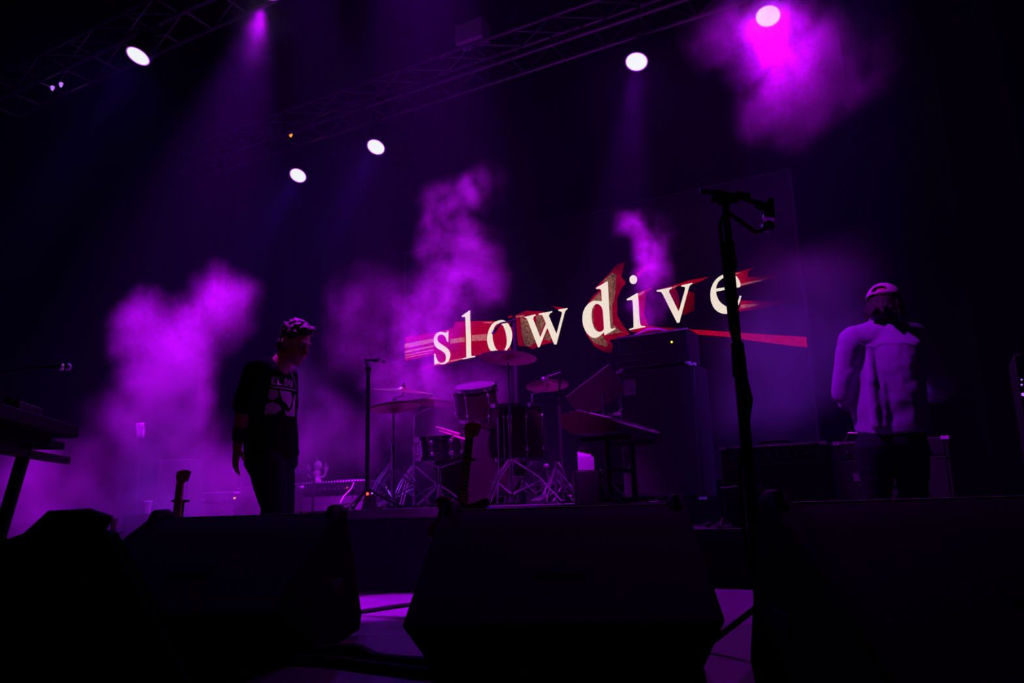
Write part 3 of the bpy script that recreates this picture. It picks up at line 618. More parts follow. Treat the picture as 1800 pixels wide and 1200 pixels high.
# ------------------------------------------------------------------ guitars on stands
def guitar(label, head, foot, roll=0.0, dark=False, d_face=-1):
    """head, foot: world points of the headstock tip and the body's end; the face looks to the camera"""
    head, foot = Vector(head), Vector(foot); ax = (head - foot).normalized(); L = (head - foot).length
    side = ax.cross(Vector((AZ.x, AZ.y, 0)).normalized()).normalized(); nrm = side.cross(ax).normalized()
    if nrm.dot(AZ) < 0: nrm = -nrm; side = -side
    base = Vector((foot.x, foot.y, 0)); r = thing('electric_guitar', label, 'guitar', base, 0, 'guitars on floor stands')
    def P(u, v, w): return foot - base + ax * u * L + side * v + nrm * w
    def slab(name, outline, w0, w1, m):
        b_ = MB(); n = len(outline); vs = [P(u, v, w0) for u, v in outline] + [P(u, v, w1) for u, v in outline]
        b_._add(vs, [(i, (i + 1) % n, n + (i + 1) % n, n + i) for i in range(n)] + [tuple(range(n - 1, -1, -1)), tuple(range(n, 2 * n))])
        return b_.build(name, m, r, bevel=0.004)
    body = [(0.0, -0.06), (0.0, 0.07), (0.03, 0.14), (0.10, 0.165), (0.18, 0.14), (0.24, 0.11), (0.30, 0.12), (0.37, 0.15), (0.41, 0.13), (0.39, 0.09), (0.35, 0.045), (0.35, -0.04), (0.38, -0.08), (0.38, -0.12), (0.34, -0.14), (0.27, -0.115), (0.20, -0.12), (0.12, -0.16), (0.05, -0.15)]
    slab('body', body, -0.022, 0.022, 'sunburst')
    slab('neck', [(0.30, -0.026), (0.30, 0.026), (0.88, 0.021), (0.88, -0.021)], 0.012, 0.03, 'maple')
    slab('fretboard', [(0.31, -0.026), (0.31, 0.026), (0.875, 0.0215), (0.875, -0.0215)], 0.03, 0.035, 'rosewood' if dark else 'maple')
    slab('headstock', [(0.875, -0.022), (0.875, 0.022), (0.90, 0.035), (0.95, 0.045), (1.0, 0.05), (1.005, 0.01), (0.985, -0.03), (0.93, -0.035)], 0.008, 0.022, 'maple')
    fm = MB()
    for k in range(15):
        u = 0.875 - 0.54 * (1 - 2 ** (-k / 12)) / (1 - 2 ** (-15 / 12)); fm.cyl(P(u, -0.022, 0.036), P(u, 0.022, 0.036), 0.0012, None, 5)
    fm.build('frets', 'steel', r)
    for k in range(6):
        MB().ell(P(0.90 + 0.016 * k, 0.039 + 0.0025 * k, 0.014), 0.008, None, 8, 6).build('tuning_peg', 'chrome', r)
        MB().cyl(P(0.12, -0.022 + 0.009 * k, 0.036), P(0.90 + 0.014 * k, -0.014 + 0.006 * k, 0.037), 0.0008, None, 4).build('string', 'steel', r)
    for u in (0.17, 0.28): slab('pickup', [(u, -0.045), (u, 0.045), (u + 0.02, 0.045), (u + 0.02, -0.045)], 0.022, 0.028, 'black')
    s = thing('guitar_stand', 'black tripod stand holding the ' + label.split(',')[0], 'guitar stand', base, 0, 'guitar stands')
    back = nrm * -0.12
    MB().tube([back * 1.0 + Vector((0, 0, 0.02)), P(0.05, 0, -0.05), P(0.70, 0, -0.05)], 0.009).build('pole', 'black', s)
    MB().tube([P(0.70, -0.04, 0.02), P(0.70, -0.035, -0.05), P(0.70, 0.035, -0.05), P(0.70, 0.04, 0.02)], 0.007).build('neck_yoke', 'rubber', s)
    MB().tube([P(-0.01, -0.09, 0.04), P(-0.01, -0.08, -0.05), P(-0.01, 0.08, -0.05), P(-0.01, 0.09, 0.04)], 0.008).build('cradle', 'rubber', s)
    for k in range(3):
        t = 0.3 + k * 2.094; c0 = P(0.02, 0, -0.05); MB().tube([c0, Vector((c0.x + 0.2 * math.cos(t), c0.y + 0.2 * math.sin(t), 0.01))], 0.008).build('leg', 'black', s)
    return r
hd = atD(829, 742, 4.15); ft = atD(803, 960, 4.05)
guitar('guitar with a pale fretted neck, upright in front of the drum riser', hd, Vector((ft.x, ft.y, max(ft.z, 0.12)) ), dark=True)
hd = atD(322, 826, 4.9); ft = atD(303, 1010, 4.8)
guitar('guitar with a maple neck, half lost in the smoke at left', hd, Vector((ft.x, ft.y, max(ft.z, 0.12))))

# ------------------------------------------------------------------ amplifiers
def led(parent, p, m, r=0.006): MB().ell(p, r, None, 8, 6).build('indicator_light', m, parent)
def combo(name, label, x0, y0, z0, W, H, Dp, grille='grille', panel_h=0.12, knobs=8, led_m=None, led_at=None, caps=True, group=None, rz=0.0, handle=True, top_trim=False, piping=False):
    r = thing(name, label, 'amplifier', (x0, y0, z0), rz, group)
    MB().box((W / 2, Dp / 2, H / 2 + 0.02), (W, Dp, H)).build('cabinet', 'tolex', r, bevel=0.012)
    MB().box((W / 2, -0.004, (H - panel_h) / 2 + 0.03), (W - 0.06, 0.012, H - panel_h - 0.06)).build('grille', grille, r)
    MB().box((W / 2, -0.004, H - panel_h / 2 + 0.005), (W - 0.06, 0.012, panel_h - 0.03)).build('control_panel', 'panel', r)
    MB().box((W / 2, -0.008, H - panel_h + 0.005), (W - 0.04, 0.01, 0.008)).build('trim_strip', 'steel', r)
    km = MB().cyl((0, 0, 0), (0, -0.022, 0), 0.011, 0.009, 12).mesh('knob', 'steel', None, True)
    for k in range(knobs): put('knob', km, r, (W * (0.12 + 0.70 * k / max(1, knobs - 1)), -0.010, H - panel_h / 2 + 0.005))
    ft_ = MB().cyl((0, 0, 0), (0, 0, 0.02), 0.016, None, 10).mesh('foot', 'rubber')
    for x in (0.05, W - 0.05):
        for y in (0.05, Dp - 0.05): put('foot', ft_, r, (x, y, 0))
    if handle: MB().tube([(W * 0.32, Dp / 2, H + 0.022), (W * 0.36, Dp / 2, H + 0.045), (W * 0.5, Dp / 2, H + 0.05), (W * 0.64, Dp / 2, H + 0.045), (W * 0.68, Dp / 2, H + 0.022)], 0.008, 8).build('handle', 'rubber', r)
    if caps:
        cm = MB().box((0, 0, 0), (0.045, 0.045, 0.022)).mesh('corner_cap', 'bright')
        for x in (0.018, W - 0.018):
            for y in (0.015, Dp - 0.015):
                for z in (0.03, H + 0.013): put('corner_cap', cm, r, (x, y, z))
    if top_trim: MB().box((W / 2, 0.004, H + 0.02), (W - 0.05, 0.012, 0.006)).build('top_trim', 'bright', r)
    if piping:
        n = 26; bm_ = MB().ell((0, 0, 0), (0.012, 0.010, 0.010), None, 8, 6).mesh('stud', 'bright', None, True)
        for k in range(n): put('stud', bm_, r, (W * (k + 0.5) / n, 0.0, H + 0.018))
    if led_m: led(r, (W * led_at, -0.012, H - panel_h / 2 + 0.01), led_m, 0.011)
    return r
# bass stack: tall cabinet with a head on top
BX, BY = -2.36, 6.15
cb_ = thing('bass_cabinet', 'tall black bass speaker cabinet right of the synthesizer', 'speaker', (BX, BY, SIDE_H if BX > -1.86 else RISER_H))
cbz = cb_.location.z; BH = 1.625 - cbz; BW = 0.665
MB().box((BW / 2, 0.20, BH / 2 + 0.01), (BW, 0.40, BH - 0.02)).build('cabinet', 'tolex', cb_, bevel=0.012)
MB().box((BW / 2, -0.004, BH / 2), (BW - 0.05, 0.012, BH - 0.09)).build('grille', 'grille', cb_)
fm = MB()
for x in (0.022, BW - 0.022): fm.box((x, -0.006, BH / 2), (0.006, 0.008, BH - 0.09))
for z in (0.045, BH - 0.045): fm.box((BW / 2, -0.006, z), (BW - 0.05, 0.008, 0.006))
fm.build('grille_piping', 'steel', cb_)
cm = MB().box((0, 0, 0), (0.05, 0.05, 0.02)).mesh('corner_cap', 'bright')
for x in (0.02, BW - 0.02):
    for z in (0.012, BH - 0.004): put('corner_cap', cm, cb_, (x, 0.02, z))
bd = MB().box((0.11, -0.012, BH - 0.145), (0.105, 0.008, 0.135)).build('badge', 'case2', cb_)
def ringmb(c, r0, r1, a0=0, a1=2 * math.pi, seg=32):
    m_ = MB(); P = []
    for k in range(seg + 1):
        t = a0 + (a1 - a0) * k / seg
        for rr in (r0, r1): P.append(Vector((c[0] + rr * math.cos(t), c[1], c[2] + rr * math.sin(t))))
    m_._add(P, [(2 * k, 2 * k + 1, 2 * k + 3, 2 * k + 2) for k in range(seg)]); return m_
for r0, r1 in ((0.034, 0.041), (0.019, 0.025), (0.001, 0.009)): ringmb((0.108, -0.0165, BH - 0.133), r0, r1).build('emblem_ring', 'badge', bd)
MB().box((0.152, -0.0165, BH - 0.155), (0.007, 0.001, 0.055)).build('emblem_stem', 'badge', bd)
MB().box((0.11, -0.0165, BH - 0.197), (0.10, 0.001, 0.018)).build('emblem_bar', 'badge', bd)
hh = thing('bass_amp_head', 'wide bass amplifier head on top of the tall black cabinet', 'amplifier', (BX + 0.02, BY, 1.625))
HW, HH_ = 0.61, 0.285
MB().box((HW / 2, 0.16, HH_ / 2 + 0.012), (HW, 0.32, HH_ - 0.01)).build('cabinet', 'tolex', hh, bevel=0.01)
MB().box((HW / 2, -0.004, HH_ * 0.70), (HW - 0.05, 0.012, HH_ * 0.38)).build('control_panel', 'panel', hh)
MB().box((HW / 2, -0.004, HH_ * 0.29), (HW - 0.05, 0.012, HH_ * 0.36)).build('grille', 'grille', hh)
MB().box((HW / 2, -0.008, HH_ * 0.485), (HW - 0.05, 0.008, 0.006)).build('trim_strip', 'steel', hh)
MB().box((HW / 2, -0.008, HH_ * 0.09), (HW - 0.05, 0.008, 0.005)).build('trim_strip', 'steel', hh)
MB().box((HW / 2, 0.004, HH_ + 0.006), (HW + 0.005, 0.022, 0.012)).build('top_trim', 'bright', hh)
kb = MB().cyl((0, 0, 0), (0, -0.02, 0), 0.010, 0.008, 10).mesh('knob', 'chrome', None, True)
for k, x in enumerate((0.06, 0.10, 0.14, 0.21, 0.25, 0.31, 0.37, 0.42)): put('knob', kb, hh, (x, -0.01, HH_ * (0.76 if k % 2 == 0 else 0.66)))
led(hh, (0.475, -0.012, HH_ * 0.68), 'led_yellow', 0.009)
MB().tube([(0.05, -0.012, HH_ * .26), (0.075, -0.012, HH_ * .34), (0.085, -0.012, HH_ * .26), (0.10, -0.012, HH_ * .30), (0.11, -0.012, HH_ * .26), (0.13, -0.012, HH_ * .30), (0.14, -0.012, HH_ * .26), (0.155, -0.012, HH_ * .30), (0.16, -0.012, HH_ * .2), (0.18, -0.012, HH_ * .29), (0.20, -0.012, HH_ * .27)], 0.003, 6).build('script_emblem', 'badge', hh)
MB().tube([(0.10, 0.06, HH_ + 0.014), (0.17, 0.05, HH_ + 0.03), (0.26, 0.04, HH_ + 0.055), (0.36, 0.05, HH_ + 0.045), (0.44, 0.06, HH_ + 0.016)], 0.007, 8).build('strap_handle', 'bright', hh)
for x in (0.02, HW - 0.02): MB().box((x, 0.01, 0.012), (0.04, 0.03, 0.018)).build('corner_cap', 'bright', hh)

GA = 'guitar amplifiers on the side riser'
a1 = atY(1265, 790, 5.5); a2 = atY(1450, 773, 5.5)
combo('combo_amplifier', 'wide black combo amplifier behind the mic stand on the side riser', a1.x, 5.5, SIDE_H, a2.x - a1.x, a2.z - SIDE_H - 0.03, 0.27, 'grille', 0.115, 9, None, None, True, GA, top_trim=True)
b1 = atY(1464, 775, 5.5)
ab = combo('combo_amplifier', 'black combo amplifier with strap handle beside the man in the cap', b1.x, 5.5, SIDE_H, 0.66, b1.z - SIDE_H - 0.03, 0.27, 'grille', 0.11, 6, None, None, True, GA, handle=False)
MB().tube([(0.06, 0.1, b1.z - SIDE_H - 0.01), (0.09, 0.08, b1.z - SIDE_H + 0.05), (0.22, 0.08, b1.z - SIDE_H + 0.04), (0.36, 0.08, b1.z - SIDE_H + 0.055), (0.40, 0.1, b1.z - SIDE_H - 0.01)], 0.006, 6).build('strap_handle', 'steel', ab)
MB().box((0.16, -0.012, 0.30), (0.12, 0.006, 0.05)).build('name_plate', 'case2', ab)
# microphones on short stands in front of the two amplifiers
for lab, x, y, zz, L_ in (('short microphone stand in front of the wide combo amplifier', -1.36, 5.34, 0.62, 0.16), ('pale microphone lying in front of the amplifier beside the man in the cap', -0.50, 5.34, 0.60, 0.20)):
    s = thing('microphone_stand', lab, 'mic stand', (x, y, SIDE_H)); tripod_base(s, 0.07, 0.13)
    MB().cyl((0, 0, 0.02), (0, 0, zz - SIDE_H), 0.009).build('pole', 'black', s)
    MB().tube([(0, 0, zz - SIDE_H), (L_ * 0.4, 0.05, zz - SIDE_H)], 0.007).build('boom', 'steel', s)
    mic(s, (L_ * 0.4, 0.05, zz - SIDE_H), (L_ * 0.4 + 0.17, 0.12, zz - SIDE_H), 0.016, 0.020, 'case2')

LA = 'guitar amplifiers on the stage floor at left'
a1 = atY(345, 866, 5.4); a2 = atY(414, 862, 5.4)
combo('combo_amplifier', 'leftmost combo amplifier in the purple haze with an orange light', a1.x, 5.4, 0, a2.x - a1.x + 0.02, a2.z - 0.03, 0.26, 'silver_grille', 0.10, 10, 'led_orange', 0.97, True, LA, top_trim=True)
a1 = atY(418, 856, 5.75); a2 = atY(500, 852, 5.75)
combo('combo_amplifier', 'combo amplifier partly hidden behind the man in the black t-shirt', a1.x, 5.75, 0, a2.x - a1.x, a2.z - 0.03, 0.26, 'silver_grille', 0.10, 8, None, None, True, LA, top_trim=True)
a1 = atY(517, 845, 6.6); a2 = atY(640, 842, 6.6)
AMPZ = a2.z - 0.03
am3 = combo('combo_amplifier', 'amplifier with a studded top edge and red light, carrying the white figurine', a1.x, 6.6, 0, a2.x - a1.x + 0.06, AMPZ, 0.30, 'silver_grille', 0.13, 12, 'led_red', 0.74, False, LA, handle=False, piping=True)
a1 = a1
fg = atY(557, 842, 6.72)
fgr = thing('figurine', 'small glazed white bust with two raised candle cups on the studded amplifier', 'figurine', (fg.x, 6.72, AMPZ + 0.021), VIEW_RZ)
MB().lathe([(0.055, 0), (0.06, 0.02), (0.04, 0.05), (0.035, 0.08), (0.045, 0.11), (0.03, 0.14)], (0, 0, 0), None, 20).build('bust', 'figurine', fgr)
MB().ell((0.01, 0, 0.185), (0.048, 0.05, 0.058)).ell((0.045, -0.03, 0.18), (0.014, 0.014, 0.012)).ell((0.01, 0, 0.235), (0.03, 0.03, 0.012)).build('head', 'figurine', fgr)
for s in (-1, 1):
    arm = MB().tube([(s * 0.03, 0, 0.06), (s * 0.08, 0, 0.07), (s * 0.10, 0, 0.11)], 0.012, 8).lathe([(0.012, 0), (0.03, 0.05), (0.036, 0.065), (0.03, 0.065), (0.01, 0.05)], (s * 0.10, 0, 0.11), None, 16).build('arm', 'figurine', fgr)
    MB().cyl((s * 0.10, 0, 0.165), (s * 0.10, 0, 0.215), 0.006).build('candle', 'white', fgr)
MB().cyl((0.0, 0, 0.24), (0, 0, 0.285), 0.005).build('candle', 'white', fgr)
# strap / sheet lying on the studded amp
q = atY(607, 836, 6.7)
o = MB().box((0, 0, 0.01), (0.26, 0.14, 0.02)).box((0.15, 0.0, 0.008), (0.10, 0.05, 0.016)).build('effects_pedal', 'case2', bevel=0.004); o.location = (q.x, 6.75, AMPZ + 0.021)
tag(o, 'flat pale effects unit lying on the studded amplifier', 'effects unit')
# mic on a short stand in front of the studded amp
b = atY(548, 890, 6.25); tp = atY(552, 838, 6.25)
s = thing('microphone_stand', 'short dark microphone stand in front of the studded amplifier', 'mic stand', (b.x, 6.25, 0)); tripod_base(s, 0.10, 0.2)
MB().cyl((0, 0, 0.03), (tp.x - b.x, 0, tp.z), 0.014).build('pole', 'black', s)
m1 = atY(552, 838, 6.25) - Vector((b.x, 6.25, 0)); m2 = atY(540, 826, 6.25) - Vector((b.x, 6.25, 0)); m3 = atY(535, 822, 6.25) - Vector((b.x, 6.25, 0))
MB().tube([m1, m2], 0.018, 8).build('boom', 'black', s); mic(s, m2, m2 + Vector((-0.13, -0.03, -0.01)), 0.015, 0.028, 'black')
# riser corner bits: cable from amp and metal bar
q1, q2 = atY(600, 888, 4.5), atY(640, 878, 4.9)
o = MB().tube([(0, 0, 0), q2 - q1], 0.008, 8).ell((0, 0, 0), 0.012).build('metal_bar', 'chrome'); o.location = Vector((q1.x, q1.y, max(q1.z, RISER_H + 0.012)))
tag(o, 'bright metal rod lying on the left corner of the drum riser', 'rod')
pts = [atY(*v) for v in ((622, 848, 6.55), (618, 858, 6.4), (604, 872, 5.6), (598, 884, 4.9), (600, 887, 4.6))]
o = MB().tube([q - pts[0] for q in pts], 0.006, 8).build('cable', 'white'); o.location = pts[0]; tag(o, 'thin pale cable looping from the studded amplifier to the riser', 'cable')
fb = atD(650, 885, 5.2)
s = thing('effects_box', 'small dark box with a glowing red light at the riser corner', 'effects unit', (fb.x, fb.y, RISER_H), VIEW_RZ)
MB().box((0, 0, 0.05), (0.10, 0.08, 0.10), None, 0.6).build('housing', 'black', s, bevel=0.005); led(s, (-0.01, -0.035, 0.103), 'led_red', 0.010); led(s, (0.02, -0.03, 0.106), 'led_violet', 0.006)

# ------------------------------------------------------------------ synthesizer at the right of the drums
A = atD(992, 742, 5.0)
sy = thing('synthesizer', 'slanted synthesizer with lit buttons on a stand, right of the drums', 'keyboard', (A.x, A.y, A.z), math.radians(94)); sy.scale = (1, -1, 1)
SL = 1.05                                             # local x runs along the keyboard, local y to the player
prof = [(-0.02, -0.02), (-0.02, 0.045), (0.10, 0.06), (0.30, 0.005), (0.34, -0.02), (0.34, -0.075), (0.05, -0.075)]
MB().prism(prof, 0.0, SL).build('case', 'black', sy, bevel=0.004)
for x in (-0.012, SL + 0.012): MB().prism([(y * 1.04, z * 1.08) for y, z in prof], x - 0.012, x + 0.012).build('end_cheek', 'synth_red', sy, bevel=0.003)
km = MB().cyl((0, 0, 0), (0, 0.004, 0.022), 0.011, 0.009, 10).mesh('knob', 'steel', None, True)
bt_ = MB().box((0, 0, 0), (0.016, 0.012, 0.008)).mesh('button', 'steel')
lb = MB().box((0, 0, 0), (0.016, 0.012, 0.010)).mesh('lit_button', 'led_orange'); lv = MB().box((0, 0, 0), (0.014, 0.012, 0.010)).mesh('lit_button', 'led_red')
for k in range(18):
    x = 0.06 + 0.93 * k / 17
    put('knob', km, sy, (x, 0.075, 0.062)); put('knob', km, sy, (x + 0.02, 0.02, 0.052))
    put('lit_button' if k in (2, 3, 6, 7, 14) else 'button', lv if k == 14 else lb if k in (2, 3, 6, 7) else bt_, sy, (x, -0.022, 0.03), (0.2, 0, 0))
wk = MB().box((0, 0, 0), (0.021, 0.14, 0.012)).mesh('key', 'white'); bk2 = MB().box((0, 0, 0), (0.011, 0.09, 0.012)).mesh('black_key', 'black')
sl = math.atan2(-0.055, 0.20)
for k in range(42):
    put('key', wk, sy, (0.04 + 0.0232 * k, 0.235, 0.028), (sl, 0, 0))
    if k % 7 not in (2, 6): put('black_key', bk2, sy, (0.0516 + 0.0232 * k, 0.205, 0.043), (sl, 0, 0))
ks = thing('keyboard_stand', 'black stand carrying the synthesizer on the riser', 'stand', (A.x, A.y, RISER_H), math.radians(94)); ks.scale = (1, -1, 1)
zt = A.z - RISER_H - 0.078
for x in (0.36, 0.95):
    f_ = MB(); f_.box((x, 0.16, zt - 0.015), (0.04, 0.36, 0.03)); f_.tube([(x, 0.16, zt - 0.03), (x, 0.16, 0.03)], 0.022, 8); f_.box((x, 0.16, 0.015), (0.05, 0.40, 0.03)); f_.build('upright', 'black', ks)
MB().cyl((0.36, 0.16, zt * 0.5), (0.95, 0.16, zt * 0.5), 0.014).build('cross_bar', 'black', ks)
# music stand arm and clip lamp above the synth
q = atD(1062, 760, 5.9)
sn = thing('music_stand', 'dark tilted music stand with clip lamp behind the synthesizer', 'music stand', (q.x, q.y, RISER_H), VIEW_RZ)
zt = atD(1040, 690, 5.9).z - RISER_H
MB().cyl((0, 0, 0.03), (0, 0, zt), 0.010).build('pole', 'black', sn); tripod_base(sn, 0.18, 0.22)
MB().box((-0.05, 0, zt), (0.42, 0.012, 0.26), Matrix.Rotation(-0.62, 3, 'Y') @ Matrix.Rotation(0.5, 3, 'X')).build('desk', 'dim_red', sn, bevel=0.003)
MB().tube([(0.05, -0.02, zt + 0.05), (0.09, -0.04, zt - 0.02), (0.14, -0.05, zt - 0.12), (0.09, -0.05, zt - 0.165), (0.02, -0.05, zt - 0.17)], 0.006, 8).build('gooseneck', 'chrome', sn)
MB().ell((0.10, -0.05, zt - 0.165), (0.04, 0.02, 0.012)).build('lamp_head', 'chrome', sn)
# white carton on a dark flight case, bottles and leads on the riser
q = atD(1031, 826, 4.93)
cs = thing('flight_case', 'small dark flight case on the riser under the white carton', 'case', (q.x, q.y, RISER_H), VIEW_RZ)
ch_ = q.z - RISER_H - 0.004
MB().box((0, 0.06, ch_ / 2), (0.15, 0.13, ch_)).build('case_body', 'case', cs, bevel=0.006)
for s in (-1, 1): MB().box((s * 0.075, 0.06, ch_ / 2), (0.012, 0.14, ch_)).build('edge_strip', 'black', cs)
ct = thing('carton', 'white open carton standing under the synthesizer', 'carton', (q.x, q.y, q.z), VIEW_RZ)
MB().prism([(0, 0), (0, 0.085), (0.05, 0.085), (0.05, 0)], -0.05, 0.05).build('body', 'paper', ct)
MB().prism([(0.0, 0.085), (0.045, 0.13), (0.05, 0.085)], -0.05, 0.035).build('roof_flap', 'paper', ct)
MB().box((-0.01, 0.047, 0.14), (0.05, 0.004, 0.03)).build('top_seam', 'paper', ct)
def bottle(label, p, m='glass', s=1.0, cap='white'):
    r = thing('water_bottle', label, 'bottle', p, 0, 'water bottles on the stage')
    MB().lathe([(0.030 * s, 0), (0.032 * s, 0.02 * s), (0.031 * s, 0.12 * s), (0.02 * s, 0.16 * s), (0.012 * s, 0.175 * s), (0.012 * s, 0.19 * s)], (0, 0, 0), None, 18).build('bottle_body', m, r)
    MB().lathe([(0.014 * s, 0.188 * s), (0.014 * s, 0.205 * s), (0.004, 0.207 * s)], (0, 0, 0), None, 14).build('cap', cap, r)
    MB().lathe([(0.0325 * s, 0.05 * s), (0.0325 * s, 0.10 * s)], (0, 0, 0), None, 18).build('paper_band', 'case2', r)
q = atD(1047, 878, 5.2); bottle('clear water bottle on the riser, under the right end of the synthesizer', (q.x, q.y, RISER_H), s=0.85)
q = atD(1040, 876, 5.5); bottle('smaller clear bottle just left of the other bottle on the riser', (q.x, q.y, RISER_H), s=0.6)
q = atD(1060, 874, 5.0)
ml = thing('microphone_stand', 'short dark pole with chrome tip standing at the right front of the riser', 'mic stand', (q.x, q.y, RISER_H)); tripod_base(ml, 0.08, 0.10)
MB().cyl((0, 0, 0.02), (0, 0, 0.18), 0.014).build('pole', 'black', ml); MB().ell((0, 0, 0.20), (0.014, 0.014, 0.022)).build('microphone_grille', 'chrome', ml)
# leads heaped on the right front of the riser
for i, (lab, pp_) in enumerate((('white lead hanging over the riser edge below the synthesizer', [(1002, 872), (1015, 868), (1025, 878), (1022, 890)]),
    ('violet lit lead coiled at the front of the riser', [(1008, 869), (1035, 874), (1050, 880), (1062, 878)]),
    ('dark lead running along the riser front', [(985, 868), (1030, 866), (1052, 874), (1075, 868)]))):
    pts = []
    for k, (x, y) in enumerate(pp_):
        d_ = 5.0 - 0.02 * i
        P_ = atD(x, y, d_); P_.z = max(P_.z, RISER_H + 0.012) if y < 886 else P_.z; pts.append(P_)
    sp = []
    for k in range(len(pts) - 1):
        for t_ in (0, .25, .5, .75): sp.append(pts[k].lerp(pts[k + 1], t_) + Vector((0, 0, 0.010 * math.sin(3 * (k + t_) + i))))
    sp.append(pts[-1])
    o = MB().tube([v - sp[0] for v in sp], 0.0065, 8).build('cable', ('white', 'case2', 'rubber')[i]); o.location = sp[0]; tag(o, lab, 'cable')
# ------------------------------------------------------------------ keyboards at the far left edge
ang = math.atan2(ray(614, 893).y, ray(614, 893).x)
K = atD(137, 757, 3.15)
def keyboard(label, p, L_, wd, h, extra=0):
    r = thing('stage_keyboard', label, 'keyboard', p, ang, 'keyboards on the far left stand')
    MB().prism([(0, 0), (wd, 0), (wd, h * 0.55), (wd * 0.45, h * 0.75), (wd * 0.3, h), (0, h)], -L_, 0).build('case', 'rubber', r, bevel=0.006)
    MB().box((-0.006, wd * 0.5, h * 0.4), (0.02, wd * 1.01, h * 0.7)).build('end_cheek', 'rubber', r)
    kw = MB().box((0, 0, 0), (0.021, wd * 0.42, 0.012)).mesh('key', 'case2')
    for k in range(int((L_ - 0.1) / 0.0235)): put('key', kw, r, (-0.06 - k * 0.0235, wd * 0.73, h * 0.66))
    return r
kr = keyboard('upper black keyboard, seen end on at the left edge', (K.x, K.y, K.z - 0.03), 1.0, 0.34, 0.05)
K2 = atD(112, 785, 3.25)
keyboard('lower black keyboard, seen end on at the left edge', (K2.x, K2.y, K2.z - 0.012), 1.0, 0.30, 0.034)
d_ = Vector((math.cos(ang), math.sin(ang), 0)); n_ = Vector((-d_.y, d_.x, 0))
q = K - d_ * 0.35 + n_ * 0.10
o = thing('effects_unit', 'small black box with knobs on the upper keyboard', 'effects unit', (q.x, q.y, K.z + 0.022), ang)
MB().box((0, 0, 0.02), (0.22, 0.10, 0.04)).build('housing', 'black', o, bevel=0.004)
for x in (-0.07, 0.0, 0.07): MB().cyl((x, 0, 0.04), (x, 0, 0.058), 0.014).build('knob', 'rubber', o)
ks = thing('keyboard_stand', 'black slanting stand under the two keyboards at the left edge', 'stand', (K.x - d_.x * 0.5, K.y - d_.y * 0.5, 0), ang)
o0 = Vector((K.x - d_.x * 0.5, K.y - d_.y * 0.5, 0)); Ri = Matrix.Rotation(-ang, 3, 'Z')
def loc_(p): return Ri @ (Vector(p) - o0)
T_ = atD(48, 778, 3.0); B_ = atD(-6, 960, 2.85)
dv = (B_ - T_).normalized(); B2 = T_ + dv * ((T_.z - 0.02) / -dv.z)
MB().tube([loc_(T_), loc_(B2)], 0.024, 10).build('leg', 'black', ks)
MB().cyl(loc_(T_ + dv * 0.36), loc_(T_ + dv * 0.44), 0.034).build('clamp', 'rubber', ks)
C2 = T_ - d_ * 0.0; MB().box(loc_((T_.x, T_.y, K2.z - 0.045)) , (0.9, 0.03, 0.03)).build('lower_arm', 'black', ks)
MB().tube([loc_(T_), loc_((T_.x, T_.y, K.z - 0.05))], 0.024, 10).build('upright', 'black', ks)
T2 = T_ - d_ * 0.55; MB().tube([loc_(T2), loc_(T2 - n_ * 0.1 + Vector((0, 0, -T2.z + 0.02)))], 0.024, 10).build('leg', 'black', ks)
q = atD(-2, 708, 3.1)
gl = thing('keyboard_lamp', 'tiny warm clip light glowing over the keyboards at the left edge', 'clip light', (q.x, q.y, q.z), ang)
MB().ell((0, 0, 0), (0.010, 0.010, 0.007)).build('bulb', 'led_warm', gl); MB().tube([(0, 0, 0.012), (-0.05, 0, 0.03), (-0.10, 0, -0.02), (-0.10, 0, -0.10)], 0.005).build('gooseneck', 'black', gl)
MB().lathe([(0.006, 0.014), (0.016, 0.004), (0.018, -0.004)], (0, 0, 0), None, 14).build('lamp_shade', 'black', gl)
# ------------------------------------------------------------------ things in the smoke at left
q = atD(255, 902, 6.3)
cs = thing('flight_case', 'dark flight case in the smoke behind the left floor monitors', 'case', (q.x - 0.02, q.y, 0), VIEW_RZ)
MB().box((0.02, 0.1, q.z / 2), (0.3, 0.26, q.z)).build('case_body', 'case', cs, bevel=0.008)
for s in (-1, 1): MB().box((0.02 + s * 0.15, 0.1, q.z / 2), (0.015, 0.27, q.z + 0.004)).build('edge_strip', 'black', cs)
def cup(label, p, s=1.0):
    r = thing('paper_cup', label, 'cup', p, 0, 'white cups in the smoke at left')
    MB().lathe([(0.022 * s, 0), (0.034 * s, 0.095 * s), (0.031 * s, 0.095 * s), (0.020 * s, 0.006)], (0, 0, 0), None, 20).build('cup_wall', 'white', r)
    MB().lathe([(0.0345 * s, 0.092 * s), (0.037 * s, 0.097 * s), (0.034 * s, 0.100 * s)], (0, 0, 0), None, 20).build('rim', 'white', r)
cup('white paper cup standing on the dark flight case in the smoke', (q.x, q.y + 0.02, q.z + 0.003), 0.95)
q = atD(200, 935, 4.6)
st = thing('drink_stand', 'pale pole with a round tray near the left floor monitors', 'stand', (q.x, q.y, 0))
MB().cyl((0, 0, 0.02), (0, 0, q.z), 0.024, 0.018).build('pole', 'case2', st); MB().lathe([(0.14, 0), (0.14, 0.012), (0.03, 0.03)]).build('base', 'case2', st); MB().lathe([(0.02, q.z - 0.02), (0.05, q.z - 0.008), (0.05, q.z)]).build('tray', 'case2', st)
cup('white paper cup on the pale pole between the left floor monitors', (q.x, q.y, q.z + 0.002), 0.8)
q = atD(238, 770, 6.7)
st = thing('clothes_stand', 'thin dark stand with a white towel hung over its arm in the smoke', 'stand', (q.x, q.y + 0.05, 0), VIEW_RZ)
zt = atD(238, 744, 6.7).z
